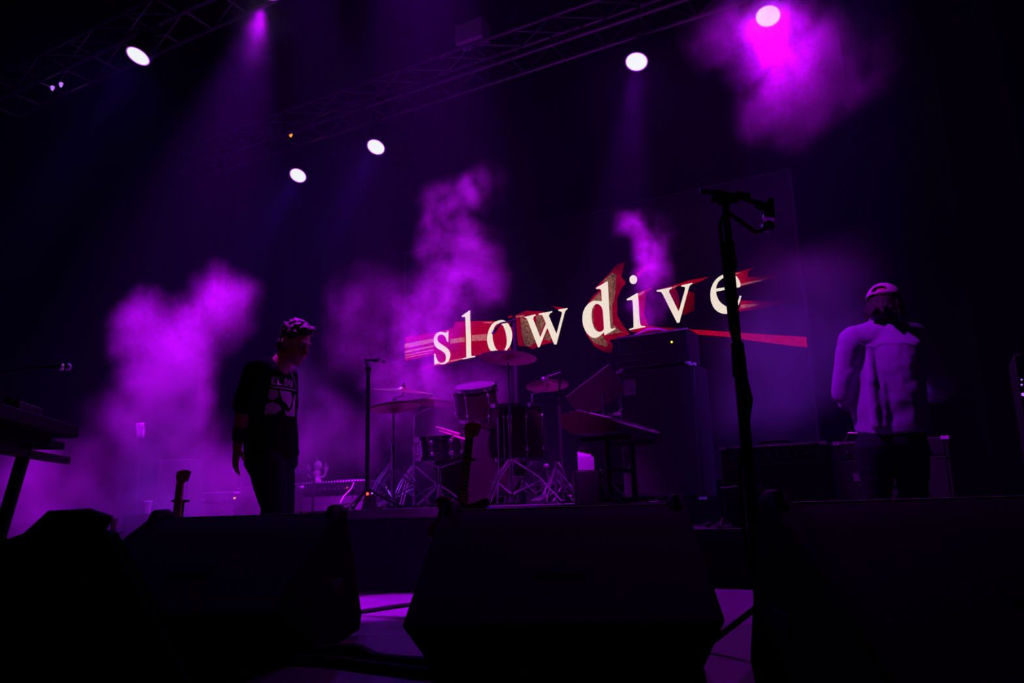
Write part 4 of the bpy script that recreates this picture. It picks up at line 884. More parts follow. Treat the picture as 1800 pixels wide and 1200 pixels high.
MB().cyl((0, 0, 0.03), (0, 0, zt), 0.010).build('pole', 'black', st); tripod_base(st); MB().cyl((-0.08, 0, zt), (0.08, 0, zt), 0.008).build('arm', 'black', st)
tw = MB(); n = 8
for face in (-1, 1):
    P = []
    for j in range(7):
        for i in range(n + 1):
            P.append(Vector((-0.045 + 0.07 * i / n + 0.012 * j / 6, face * (0.012 + 0.004 * math.sin(i * 1.7 + j)), zt + 0.012 - 0.022 * j * (1 if face < 0 else 0.7))))
    tw._add(P, [(j * (n + 1) + i, j * (n + 1) + i + 1, (j + 1) * (n + 1) + i + 1, (j + 1) * (n + 1) + i) for j in range(6) for i in range(n)])
o = tw.build('towel', 'cloth_white'); o.location = (q.x, q.y + 0.05, 0); o.rotation_euler = (0, 0, VIEW_RZ)
sm = o.modifiers.new('thick', 'SOLIDIFY'); sm.thickness = 0.004
tag(o, 'small white towel hanging on a thin stand in the smoke', 'towel')
# black equipment rack behind the left guitar
q = atD(302, 905, 7.0)
rk = thing('equipment_rack', 'dark equipment rack looming in the smoke behind the guitar at left', 'rack', (q.x, q.y, 0), VIEW_RZ)
rz_ = atD(302, 806, 7.0).z
MB().box((0, 0.15, rz_ / 2), (0.30, 0.3, rz_)).build('rack_case', 'case', rk, bevel=0.01)
for k in range(5): MB().box((0, -0.004, 0.15 + k * (rz_ - 0.2) / 5), (0.26, 0.012, (rz_ - 0.2) / 5 - 0.02)).build('rack_panel', 'black', rk)

# ------------------------------------------------------------------ floor leads and tape
def lead(label, pts, r=0.011, m='rubber'):
    P = [Vector((p[0], p[1], p[2] + r)) for p in pts]; sp = []
    for k in range(len(P) - 1):
        a, b, c, d = P[max(k - 1, 0)], P[k], P[k + 1], P[min(k + 2, len(P) - 1)]
        for t_ in (0, .2, .4, .6, .8):
            sp.append(0.5 * (2 * b + (c - a) * t_ + (2 * a - 5 * b + 4 * c - d) * t_ ** 2 + (3 * b - a - 3 * c + d) * t_ ** 3))
    sp.append(P[-1])
    o = MB().tube([v - sp[0] for v in sp], r, 8).build('cable', m); o.location = sp[0]; return tag(o, label, 'cable', 'cables across the stage floor')
fl_ = lambda x, y: atZ(x, y, APRON if y > 1100 else 0)
lead('thin dark cable crossing the lit strip of floor between the two monitors', [fl_(560, 1089), fl_(640, 1078), fl_(720, 1066), fl_(800, 1060), fl_(900, 1052)], 0.012)
lead('thick black cable curving along the apron in front of the centre monitor', [fl_(480, 1160), fl_(560, 1152), fl_(625, 1150), fl_(660, 1165), fl_(700, 1172), fl_(780, 1178), fl_(900, 1190)], 0.014)
lead('second black cable lying nearest the camera on the apron', [fl_(440, 1170), fl_(560, 1168), fl_(660, 1180), fl_(760, 1192), fl_(900, 1197)], 0.012)
a_, b_ = fl_(100, 1177), fl_(235, 1199)
def strip(label, a, b, wd, m):
    dd = (b - a).normalized(); nn = Vector((-dd.y, dd.x, 0)) * wd / 2; mb = MB()
    L_ = (b - a)
    mb._add([-nn, nn, L_ + nn, L_ - nn, -nn + Vector((0, 0, .001)), nn + Vector((0, 0, .001)), L_ + nn + Vector((0, 0, .001)), L_ - nn + Vector((0, 0, .001))], [(3, 2, 1, 0), (4, 5, 6, 7), (0, 1, 5, 4), (1, 2, 6, 5), (2, 3, 7, 6), (3, 0, 4, 7)])
    o = mb.build('floor_tape', m, None, None, False); o.location = a + Vector((0, 0, 0.0005)); return tag(o, label, 'tape')
a_, b_ = fl_(598, 1131), fl_(616, 1130)
strip('short strip of red tape beside the left floor monitor', a_, b_, 0.012, 'red_tape')

# ------------------------------------------------------------------ people
def remesh(o, vox, smooth=4, disp=0.0, dscale=0.08):
    m = o.modifiers.new('skin', 'REMESH'); m.mode = 'VOXEL'; m.voxel_size = vox; m.use_smooth_shade = True
    s = o.modifiers.new('smooth', 'SMOOTH'); s.iterations = smooth; s.factor = 0.5
    if disp:
        t_ = bpy.data.textures.new('folds', 'CLOUDS'); t_.noise_scale = dscale; t_.noise_depth = 2
        d = o.modifiers.new('folds', 'DISPLACE'); d.texture = t_; d.strength = disp; d.mid_level = 0.5
    return o
def hand(mb, wrist, fwd, palm_n, thumb_side, curl=0.5, s=1.0):
    """palm, four fingers of unequal length and a thumb leaving the palm's side"""
    f = Vector(fwd).normalized(); n = Vector(palm_n); n = (n - f * n.dot(f)).normalized(); sd = f.cross(n) * thumb_side
    w_ = Vector(wrist)
    R = Matrix((sd, n, f)).transposed()
    mb.caps([(w_ - f * 0.03 * s, 0.024 * s), (w_ + f * 0.02 * s, 0.026 * s)], 10)
    mb.ell(w_ + f * 0.055 * s, (0.040 * s, 0.017 * s, 0.050 * s), R, 14, 10)
    for k, (o, L_) in enumerate(((0.028, 0.072), (0.010, 0.082), (-0.009, 0.076), (-0.027, 0.060))):
        p = w_ + f * 0.090 * s + sd * o * s; d = f; ch = [(p - f * 0.02 * s, 0.0095 * s), (p, 0.0095 * s)]
        for j, seg in enumerate((0.45, 0.32, 0.23)):
            a = curl * (0.5 + 0.35 * j) * (1 + 0.12 * k); d = (f * math.cos(a * (j + 1) * 0.6) + n * math.sin(a * (j + 1) * 0.6)).normalized()
            p = p + d * L_ * seg * s; ch.append((p, (0.0088 - 0.0012 * j) * s))
        mb.caps(ch, 8)
    b = w_ + f * 0.035 * s + sd * 0.032 * s
    t1 = b + (f * 0.6 + sd * 0.7 + n * 0.3).normalized() * 0.038 * s; t2 = t1 + (f * 0.9 + sd * 0.25 + n * 0.3).normalized() * 0.030 * s
    mb.caps([(w_ + f * 0.02 * s + sd * 0.015 * s, 0.013 * s), (b, 0.0125 * s), (t1, 0.0105 * s), (t2, 0.0085 * s)], 8)

# --- man in black t-shirt, walking to the right, head bowed
d0 = 4.5
pj = lambda x, y, dd=0.0: atD(x, y, d0 + dd)
pb = pj(478, 800); base = Vector((pb.x, pb.y, 0))
rv = Vector((AX.x, AX.y, 0)).normalized(); bv = Vector((-AZ.x, -AZ.y, 0)).normalized()    # picture right, away from the camera
fwd = (rv * 0.88 - bv * 0.48).normalized(); lft = Vector((-fwd.y, fwd.x, 0))               # where he faces / his left
up = Vector((0, 0, 1))
man = thing('person', 'man in a black printed t-shirt walking with his head bowed', 'person', base)
B = MB()
hc = pj(519, 602)                                                                          # head
hd_f = (fwd * 0.90 - up * 0.42).normalized(); hd_u = (up - hd_f * up.dot(hd_f)).normalized(); hd_s = hd_u.cross(hd_f)
HR = Matrix((hd_s, hd_f, hd_u)).transposed()
B.ell(hc + hd_u * 0.02 - hd_f * 0.012, (0.074, 0.094, 0.088), HR, 18, 14)
B.ell(hc - hd_u * 0.05 + hd_f * 0.032, (0.056, 0.062, 0.070), HR, 16, 12)
B.ell(hc - hd_u * 0.100 + hd_f * 0.062, (0.030, 0.026, 0.022), HR, 12, 8)                  # chin
B.caps([(hc + hd_u * 0.012 + hd_f * 0.085, 0.010), (hc - hd_u * 0.028 + hd_f * 0.108, 0.0135), (hc - hd_u * 0.036 + hd_f * 0.092, 0.012)], 10)   # nose
B.ell(hc + hd_u * 0.022 + hd_f * 0.078, (0.05, 0.016, 0.012), HR, 12, 8)                   # brow
for dz in (-0.062, -0.074): B.ell(hc + hd_u * dz + hd_f * 0.088, (0.022, 0.010, 0.006), HR, 10, 6)   # lips
for s in (-1, 1):
    B.ell(hc + hd_s * s * 0.078 - hd_f * 0.008 - hd_u * 0.01, (0.010, 0.022, 0.033), HR, 10, 8)      # ears
    B.ell(hc + hd_s * s * 0.032 + hd_f * 0.072 + hd_u * 0.0, (0.013, 0.010, 0.009), HR, 8, 6)        # eyelids
nb = pj(486, 650)
B.caps([(nb, 0.066), (pj(498, 634), 0.058), (hc - hd_u * 0.05 - hd_f * 0.01, 0.056)])
chest = [(pj(478, 800), 0.150, 0.105), (pj(474, 760), 0.155, 0.110), (pj(474, 715), 0.165, 0.118), (pj(474, 680), 0.168, 0.115), (pj(478, 655), 0.14, 0.085), (pj(484, 640), 0.07, 0.06)]
B.loft(chest, lft)
shR = pj(452, 656, -0.12); shL = pj(500, 658, 0.20)
B.caps([(shR, 0.062), (pj(476, 655), 0.08), (shL, 0.062)])
elR, wrR = pj(430, 716, -0.14), pj(419, 774, -0.17)
B.caps([(shR, 0.058), ((shR + elR) / 2, 0.052), (elR, 0.042), ((elR * 2 + wrR) / 3, 0.043), (wrR, 0.029)])
hand(B, wrR + (wrR - elR).normalized() * 0.02, (wrR - elR) + fwd * 0.015, fwd * 0.4 + lft, 1, 0.35, 1.02)
elL, wrL = pj(504, 722, 0.30), pj(508, 765, 0.26)
B.caps([(shL, 0.058), (elL, 0.042), (wrL, 0.03)]); hand(B, wrL + Vector((0, 0, -0.02)), wrL - elL, -lft, -1, 0.5)
hipR, hipL = pj(468, 815, -0.09), pj(486, 815, 0.09)
B.loft([(pj(474, 840), 0.10, 0.08), (pj(477, 815), 0.155, 0.112), (pj(478, 795), 0.150, 0.105)], lft)
def onfloor(p, h=0.0): return Vector((p.x, p.y, h))
knR = pj(482, 895, -0.09); anR = onfloor(pj(440, 1000, -0.09), 0.13); knL = pj(496, 898, 0.10); anL = onfloor(pj(496, 1000, 0.10), 0.09)
for h_, k_, a_ in ((hipR, knR, anR), (hipL, knL, anL)): B.caps([(h_, 0.092), ((h_ + k_) / 2, 0.078), (k_, 0.056), ((k_ * 2 + a_) / 3, 0.054), (a_, 0.04)])
for a_ in (anR, anL): B.caps([(a_ - Vector((0, 0, 0.04)), 0.04), (onfloor(a_ + fwd * 0.14, 0.035), 0.032)])
remesh(B.build('body', 'skin', man, base), 0.0062, 3)
H = MB()                                                                                   # hair: short, tousled, longer at the front
H.ell(hc + hd_u * 0.034 - hd_f * 0.022, (0.080, 0.096, 0.086), HR, 18, 14)
H.ell(hc - hd_u * 0.03 - hd_f * 0.055, (0.072, 0.055, 0.065), HR, 14, 10)
random.seed(11)
for k in range(150):
    a = random.uniform(0, 2 * math.pi); ph = random.uniform(0.2, 1.45)
    n_ = (hd_s * math.cos(a) * math.cos(ph) * 0.080 + hd_f * math.sin(a) * math.cos(ph) * 0.094 + hd_u * math.sin(ph) * 0.086)
    if n_.dot(hd_f) > 0.055 and ph < 0.7: continue
    p0 = hc + hd_u * 0.034 - hd_f * 0.020 + n_ * 0.97
    dr = (n_.normalized() * 0.6 + hd_f * 0.5 + Vector((random.uniform(-.5, .5), random.uniform(-.5, .5), random.uniform(-.2, .4)))).normalized()
    H.tube([p0 - dr * 0.006, p0 + dr * 0.014, p0 + dr * 0.028], 0, 6, [0.010, 0.008, 0.003])
for k in range(7):
    p0 = hc + hd_u * (0.088 + 0.006 * (k % 3)) + hd_f * 0.045 + hd_s * (-0.04 + 0.0125 * k)
    H.tube([p0, p0 + hd_f * 0.028 + hd_u * 0.022, p0 + hd_f * (0.045 + 0.012 * (k % 2)) + hd_u * (0.020 - 0.012 * (k % 3))], 0, 6, [0.012, 0.009, 0.003])
remesh(H.build('hair', 'hair', man, base), 0.0055, 2)
T = MB()                                                                                   # t-shirt
T.loft([(pj(479, 806), 0.172, 0.128), (pj(477, 780), 0.172, 0.128), (pj(473, 730), 0.180, 0.134), (pj(473, 690), 0.184, 0.130), (pj(476, 660), 0.16, 0.102), (pj(483, 643), 0.09, 0.075)], lft)
T.caps([(shR, 0.076), (pj(476, 655), 0.092), (shL, 0.076)])
T.caps([(shR, 0.080), ((shR + elR) / 2, 0.076), (elR + (shR - elR) * 0.10, 0.072)]); T.caps([(shL, 0.080), (elL + (shL - elL) * 0.12, 0.072)])
ts = remesh(T.build('t_shirt', 'tee', man, base), 0.010, 4, 0.016, 0.09)
J = MB()                                                                                   # jeans
J.loft([(pj(474, 838), 0.12, 0.095), (pj(477, 815), 0.170, 0.128), (pj(478, 795), 0.165, 0.122)], lft)
for h_, k_, a_ in ((hipR, knR, anR), (hipL, knL, anL)): J.caps([(h_, 0.105), ((h_ + k_) / 2, 0.092), (k_, 0.070), ((k_ * 2 + a_) / 3, 0.070), (a_ + Vector((0, 0, 0.0)), 0.062)])
remesh(J.build('jeans', 'jeans', man, base), 0.010, 4, 0.012, 0.06)
for a_, in ((anR,), (anL,)):
    S = MB(); S.caps([(onfloor(a_ - fwd * 0.04, 0.05), 0.046), (onfloor(a_ + fwd * 0.09, 0.048), 0.046), (onfloor(a_ + fwd * 0.17, 0.042), 0.040)])
    remesh(S.build('shoe', 'shoe', man, base), 0.010, 4)
wd_ = (wrR - elR).normalized()
MB().cyl(wrR - wd_ * 0.07, wrR + wd_ * 0.005, 0.043, 0.036, 18).build('wristband', 'band', man, base)
# print on the chest: block letters above a picture panel, wrapped onto the shirt
def chest_print(name, polys, m):
    """polys in (u, v) metres on the chest, pressed onto the shirt"""
    b_ = MB(); o3 = pj(474, 690) + fwd * 0.30
    for po in polys: b_._add([Vector((u, v, 0)) for u, v in po], [tuple(range(len(po)))])
    bmesh.ops.triangulate(b_.bm, faces=b_.bm.faces); bmesh.ops.subdivide_edges(b_.bm, edges=b_.bm.edges, cuts=4, use_grid_fill=True)
    o = b_.build(name, m, man, None, False)
    o.matrix_local = Matrix.Translation(o3 - base) @ Matrix((lft, up, fwd)).transposed().to_4x4()
    sw = o.modifiers.new('wrap', 'SHRINKWRAP'); sw.target = ts; sw.wrap_method = 'PROJECT'; sw.offset = 0.004
    sw.use_project_x = False; sw.use_project_y = False; sw.use_project_z = True; sw.use_positive_direction = False; sw.use_negative_direction = True
    so = o.modifiers.new('thick', 'SOLIDIFY'); so.thickness = 0.001
    return o
def rect(x, y, w_, h_): return [(x, y), (x + w_, y), (x + w_, y + h_), (x, y + h_)]
lw, lh, t_ = 0.030, 0.042, 0.009
def gE(x, y): return [rect(x, y, t_, lh), rect(x + t_, y, lw - t_, t_), rect(x + t_, y + lh - t_, lw - t_, t_), rect(x + t_, y + lh / 2 - t_ / 2, lw * 0.55, t_)]
def gL(x, y): return [rect(x, y, t_, lh), rect(x + t_, y, lw - t_, t_)]
def gdot(x, y): return [rect(x, y, t_, t_)]
def gD(x, y): return [rect(x, y, t_, lh), rect(x + t_, y, lw * 0.45, t_), rect(x + t_, y + lh - t_, lw * 0.45, t_), rect(x + lw - t_, y + t_ * 0.7, t_, lh - 1.4 * t_)]
def gU(x, y): return [rect(x, y, t_, lh), rect(x + lw - t_, y, t_, lh), rect(x + t_, y, lw - 2 * t_, t_)]
x0 = -0.095; y0 = 0.028; gs = []
for g in (gE, gL, gdot, gD, gU):
    gs += g(x0, y0); x0 += (0.016 if g is gdot else 0.038)
chest_print('printed_letters', gs, 'print_')
chest_print('printed_line', [rect(-0.10, 0.010, 0.19, 0.006)], 'print_')
chest_print('printed_picture', [
    [(-0.105, 0.0), (-0.06, -0.005), (-0.05, -0.04), (-0.075, -0.06), (-0.105, -0.05)],
    [(-0.045, -0.002), (0.04, -0.004), (0.055, -0.05), (0.035, -0.10), (0.01, -0.075), (-0.02, -0.06), (-0.035, -0.03)],
    [(-0.11, -0.085), (-0.075, -0.07), (-0.04, -0.085), (-0.02, -0.11), (-0.06, -0.135), (-0.11, -0.14)],
    [(0.0, -0.11), (0.03, -0.12), (0.06, -0.09), (0.075, -0.02), (0.09, -0.01), (0.09, -0.14), (0.02, -0.14)]], 'print_')

# --- man in cap and pale shirt, seen from behind
d0 = 4.4
pb = pj(1566, 760); base = Vector((pb.x, pb.y, 0))
vd = ray(1566, 700); bv = Vector((vd.x, vd.y, 0)).normalized(); rv = Vector((bv.y, -bv.x, 0))
fwd = (bv * 0.96 + rv * 0.22).normalized(); lft = Vector((-fwd.y, fwd.x, 0))
man = thing('person', 'man in a pale cap and light shirt seen from behind', 'person', base)
B = MB()
hc = pj(1556, 533)
hd_f = (fwd * 0.95 - up * 0.20).normalized(); hd_u = (up - hd_f * up.dot(hd_f)).normalized(); hd_s = hd_u.cross(hd_f); HR = Matrix((hd_s, hd_f, hd_u)).transposed()
B.ell(hc + hd_u * 0.02 - hd_f * 0.01, (0.075, 0.092, 0.086), HR, 18, 14); B.ell(hc - hd_u * 0.05 + hd_f * 0.032, (0.056, 0.06, 0.068), HR, 16, 12)
B.ell(hc - hd_u * 0.098 + hd_f * 0.062, (0.03, 0.026, 0.022), HR, 12, 8)
B.caps([(hc + hd_u * 0.01 + hd_f * 0.086, 0.010), (hc - hd_u * 0.028 + hd_f * 0.106, 0.013), (hc - hd_u * 0.035 + hd_f * 0.09, 0.012)], 10)
for s in (-1, 1):
    B.ell(hc + hd_s * s * 0.079 - hd_f * 0.006 - hd_u * 0.012, (0.010, 0.022, 0.032), HR, 10, 8); B.ell(hc + hd_s * s * 0.032 + hd_f * 0.07, (0.013, 0.010, 0.009), HR, 8, 6)
for dz in (-0.062, -0.073): B.ell(hc + hd_u * dz + hd_f * 0.087, (0.022, 0.01, 0.006), HR, 10, 6)
nb = pj(1551, 572)
B.caps([(nb, 0.066), (pj(1553, 560), 0.060), (hc - hd_u * 0.04, 0.058)])
B.loft([(pj(1566, 752), 0.155, 0.11), (pj(1560, 700), 0.165, 0.115), (pj(1552, 640), 0.185, 0.12), (pj(1550, 600), 0.185, 0.105), (pj(1551, 575), 0.10, 0.07)], lft)
shL, shR = pj(1500, 598), pj(1604, 592)
B.caps([(shL, 0.064), (pj(1551, 588), 0.085), (shR, 0.064)])
elL, wrL = pj(1482, 690, 0.06), pj(1500, 712, 0.24)
elR, wrR = pj(1658, 678, 0.02), pj(1640, 694, 0.15)
wrR2 = pj(1632, 700, 0.20)
B.caps([(shL, 0.060), ((shL + elL) / 2, 0.052), (elL, 0.043), (wrL, 0.03)]); hand(B, wrL, (wrL - elL), -up, -1, 0.7)
B.caps([(shR, 0.060), ((shR + elR) / 2, 0.052), (elR, 0.043), (wrR, 0.032), (wrR2, 0.028)]); hand(B, wrR2, (bv * 0.6 - rv * 0.5 - up * 0.2), -up, 1, 0.7)
hipL, hipR = pj(1538, 785), pj(1598, 785)
B.loft([(pj(1567, 800), 0.13, 0.09), (pj(1567, 775), 0.165, 0.115), (pj(1566, 750), 0.155, 0.11)], lft)
knL, anL = onfloor(pj(1540, 900), 0.50) + fwd * 0.05, onfloor(pj(1538, 900), 0.09) - fwd * 0.02
knR, anR = onfloor(pj(1606, 900), 0.50) + fwd * 0.04, onfloor(pj(1614, 900), 0.09)
for h_, k_, a_ in ((hipR, knR, anR), (hipL, knL, anL)):
    B.caps([(h_, 0.092), ((h_ + k_) / 2, 0.078), (k_, 0.056), ((k_ * 2 + a_) / 3, 0.054), (a_, 0.04)]); B.caps([(a_ - Vector((0, 0, 0.04)), 0.04), (onfloor(a_ + fwd * 0.14, 0.035), 0.032)])
remesh(B.build('body', 'skin', man, base), 0.0062, 3)
H = MB()                                                                                   # hair under the cap, down to the collar
H.ell(hc - hd_f * 0.026 - hd_u * 0.012, (0.083, 0.084, 0.080), HR, 18, 14); H.ell(hc - hd_f * 0.052 - hd_u * 0.055, (0.080, 0.05, 0.055), HR, 16, 10)
random.seed(5)
for k in range(46):
    a = -math.pi / 2 + random.uniform(-1.7, 1.7); n_ = hd_s * math.cos(a) * 0.080 + hd_f * math.sin(a) * 0.088
    p0 = hc + n_ - hd_u * random.uniform(0.01, 0.06) - hd_f * 0.015
    H.tube([p0, p0 - up * 0.025 + n_ * 0.10, p0 - up * 0.05 + n_ * random.uniform(0.15, 0.4)], 0, 6, [0.014, 0.012, 0.005])
remesh(H.build('hair', 'hair', man, base), 0.0055, 2)
# cap worn forwards: dome with an arched opening and strap at the back
cp = MB(); nu, nv = 40, 12; P = []; F = []; idx = {}
for j in range(nv + 1):
    ph = 0.04 + (math.pi / 2 - 0.04) * j / nv
    for i in range(nu):
        t2 = 2 * math.pi * i / nu
        P.append(hc + hd_u * 0.012 - hd_f * 0.016 + hd_s * math.cos(t2) * math.cos(ph) * 0.094 + hd_f * math.sin(t2) * math.cos(ph) * 0.108 + hd_u * math.sin(ph) * 0.098)
for j in range(nv):
    for i in range(nu):
        t2 = 2 * math.pi * (i + 0.5) / nu; da = abs((t2 - 1.5 * math.pi + math.pi) % (2 * math.pi) - math.pi)
        if j >= 1 and math.hypot(da / 0.45, max(0, (j + 0.5) / nv - 0.1) / 0.26) < 1.0: continue
        F.append((j * nu + i, j * nu + (i + 1) % nu, (j + 1) * nu + (i + 1) % nu, (j + 1) * nu + i))
cp._add(P, F)
o = cp.build('cap', 'cap', man, base); so = o.modifiers.new('thick', 'SOLIDIFY'); so.thickness = 0.004; o.modifiers.new('sub', 'SUBSURF').levels = 1; o.modifiers['sub'].render_levels = 1
br = MB(); P = []; n = 12
for r_ in (0.0, 0.035, 0.07):
    for i in range(n + 1):
        t2 = math.pi * (0.12 + 0.76 * i / n)
        P.append(hc + hd_u * (0.014 - r_ * 0.25 - 0.010 * math.cos(t2) ** 2) - hd_f * 0.016 + hd_s * math.cos(t2) * 0.094 + hd_f * math.sin(t2) * (0.108 + r_))
br._add(P, [(k * (n + 1) + i, k * (n + 1) + i + 1, (k + 1) * (n + 1) + i + 1, (k + 1) * (n + 1) + i) for k in range(2) for i in range(n)])
o2 = br.build('cap_brim', 'cap', o); so = o2.modifiers.new('thick', 'SOLIDIFY'); so.thickness = 0.004
o2.location = -base
MB().ell(hc + hd_u * 0.112 - hd_f * 0.016, 0.008, None, 8, 6).build('cap_button', 'cap', o, base)
# shirt
T = MB()
T.loft([(pj(1568, 756), 0.196, 0.138), (pj(1566, 742), 0.198, 0.142), (pj(1560, 700), 0.206, 0.146), (pj(1553, 640), 0.216, 0.146), (pj(1550, 602), 0.206, 0.126), (pj(1551, 578), 0.135, 0.092), (pj(1551, 568), 0.085, 0.075)], lft)
T.caps([(shL, 0.078), (pj(1551, 588), 0.100), (shR, 0.078)])
T.caps([(shL, 0.082), ((shL + elL) / 2, 0.076), (elL, 0.070), ((elL + wrL) / 2, 0.058)]); T.caps([(shR, 0.082), ((shR + elR) / 2, 0.078), (elR, 0.072), ((elR + wrR) / 2, 0.058)])
for k, (x, dd, rr) in enumerate(((1528, -0.098, 0.030), (1546, -0.102, 0.032), (1562, -0.102, 0.032), (1583, -0.098, 0.030))):   # long soft folds down the back
    T.caps([(pj(x, 612, dd + 0.02), rr * 0.6), (pj(x + 4, 670, dd - 0.005), rr), (pj(x + 12 - 3 * k, 745, dd), rr * 1.1)])
ts2 = remesh(T.build('shirt', 'shirt', man, base), 0.009, 5, 0.018, 0.12)
cl = MB(); cl.lathe([(0.076, -0.012), (0.082, 0.02), (0.074, 0.030), (0.070, 0.026), (0.070, -0.012)], pj(1552, 566), Matrix((rv, bv, up)).transposed() @ Matrix.Rotation(-0.30, 3, 'X'), 28)
cl.build('collar', 'seam', ts2, base)
for a_, b_ in ((elL, wrL), (elR, wrR)):
    dd = (b_ - a_).normalized(); m_ = (a_ + b_) / 2
    MB().lathe([(0.058, -0.03), (0.064, -0.028), (0.064, 0.028), (0.052, 0.032), (0.050, -0.03)], m_ + dd * 0.02, RZ3(dd), 24).build('rolled_cuff', 'shirt', ts2, base)
yk = []
for k in range(13):
    x = 1486 + 144 * k / 12; yk.append(pj(x, 606 - 9 * math.sin(math.pi * k / 12), -0.20))
o = MB().tube(yk, 0.0045, 6).build('yoke_seam', 'seam', ts2, base); sw = o.modifiers.new('wrap', 'SHRINKWRAP'); sw.target = ts2; sw.wrap_mode = 'ABOVE_SURFACE'; sw.offset = 0.002
J = MB()
J.loft([(pj(1567, 800), 0.14, 0.10), (pj(1567, 775), 0.182, 0.132), (pj(1566, 748), 0.172, 0.126)], lft)
for h_, k_, a_ in ((hipR, knR, anR), (hipL, knL, anL)): J.caps([(h_, 0.106), ((h_ + k_) / 2, 0.092), (k_, 0.072), ((k_ * 2 + a_) / 3, 0.070), (a_, 0.062)])
remesh(J.build('jeans', 'jeans', man, base), 0.010, 4, 0.012, 0.06)
for a_ in (anR, anL):
    S = MB(); S.caps([(onfloor(a_ - fwd * 0.04, 0.05), 0.046), (onfloor(a_ + fwd * 0.09, 0.048), 0.046), (onfloor(a_ + fwd * 0.17, 0.042), 0.040)]); remesh(S.build('shoe', 'shoe', man, base), 0.010, 4)
# small lit control lights at the right edge
q = atY(1798, 690, 5.9)
rk = thing('equipment_rack', 'dark rack at the right edge with small violet lights', 'rack', (q.x, 5.9, SIDE_H if q.x < 1.55 else 0))
zb = rk.location.z
MB().box((0.24, 0.25, (q.z + 0.25 - zb) / 2), (0.52, 0.5, q.z + 0.25 - zb)).build('rack_case', 'case', rk, bevel=0.01)
for k, (x, y, r_) in enumerate(((1794, 676, .006), (1797, 693, .011), (1796, 667, .005))):
    v = atY(x, y, 5.89); MB().ell((max(v.x - q.x, 0.0), -0.006, v.z - zb), r_, None, 8, 6).build('indicator_light', 'led_violet', rk)
for k in range(4): MB().box((0.25, -0.004, 0.2 + 0.28 * k), (0.46, 0.01, 0.24)).build('rack_panel', 'black', rk)

# ------------------------------------------------------------------ smoke and haze
def vol_mat(name, dens=None, rate=1.0):
    m = bpy.data.materials.new(name); m.use_nodes = True; nt = m.node_tree; nt.nodes.clear()
    out = nt.nodes.new('ShaderNodeOutputMaterial'); v = nt.nodes.new('ShaderNodeVolumeScatter')
    v.inputs['Color'].default_value = (0.95, 0.95, 0.95, 1); v.inputs['Anisotropy'].default_value = 0.1
    if dens is None:
        a = nt.nodes.new('ShaderNodeAttribute'); a.attribute_name = 'density'; nt.links.new(a.outputs['Fac'], v.inputs['Density'])
    else: v.inputs['Density'].default_value = dens
    m.cycles.volume_step_rate = rate
    if dens is not None: v.inputs['Color'].default_value = (0.60, 0.70, 1.0, 1)
    nt.links.new(v.outputs[0], out.inputs['Volume']); return m
def haze(label, lo, hi, dens):
    c = (Vector(lo) + Vector(hi)) / 2; sz = Vector(hi) - Vector(lo)
    o = MB().box((0, 0, 0), sz).build('stage_haze', vol_mat('haze', dens), None, None, False); o.location = c
    return tag(o, label, 'haze', None, 'stuff')
SMOKE = vol_mat('smoke', None, 2.8)
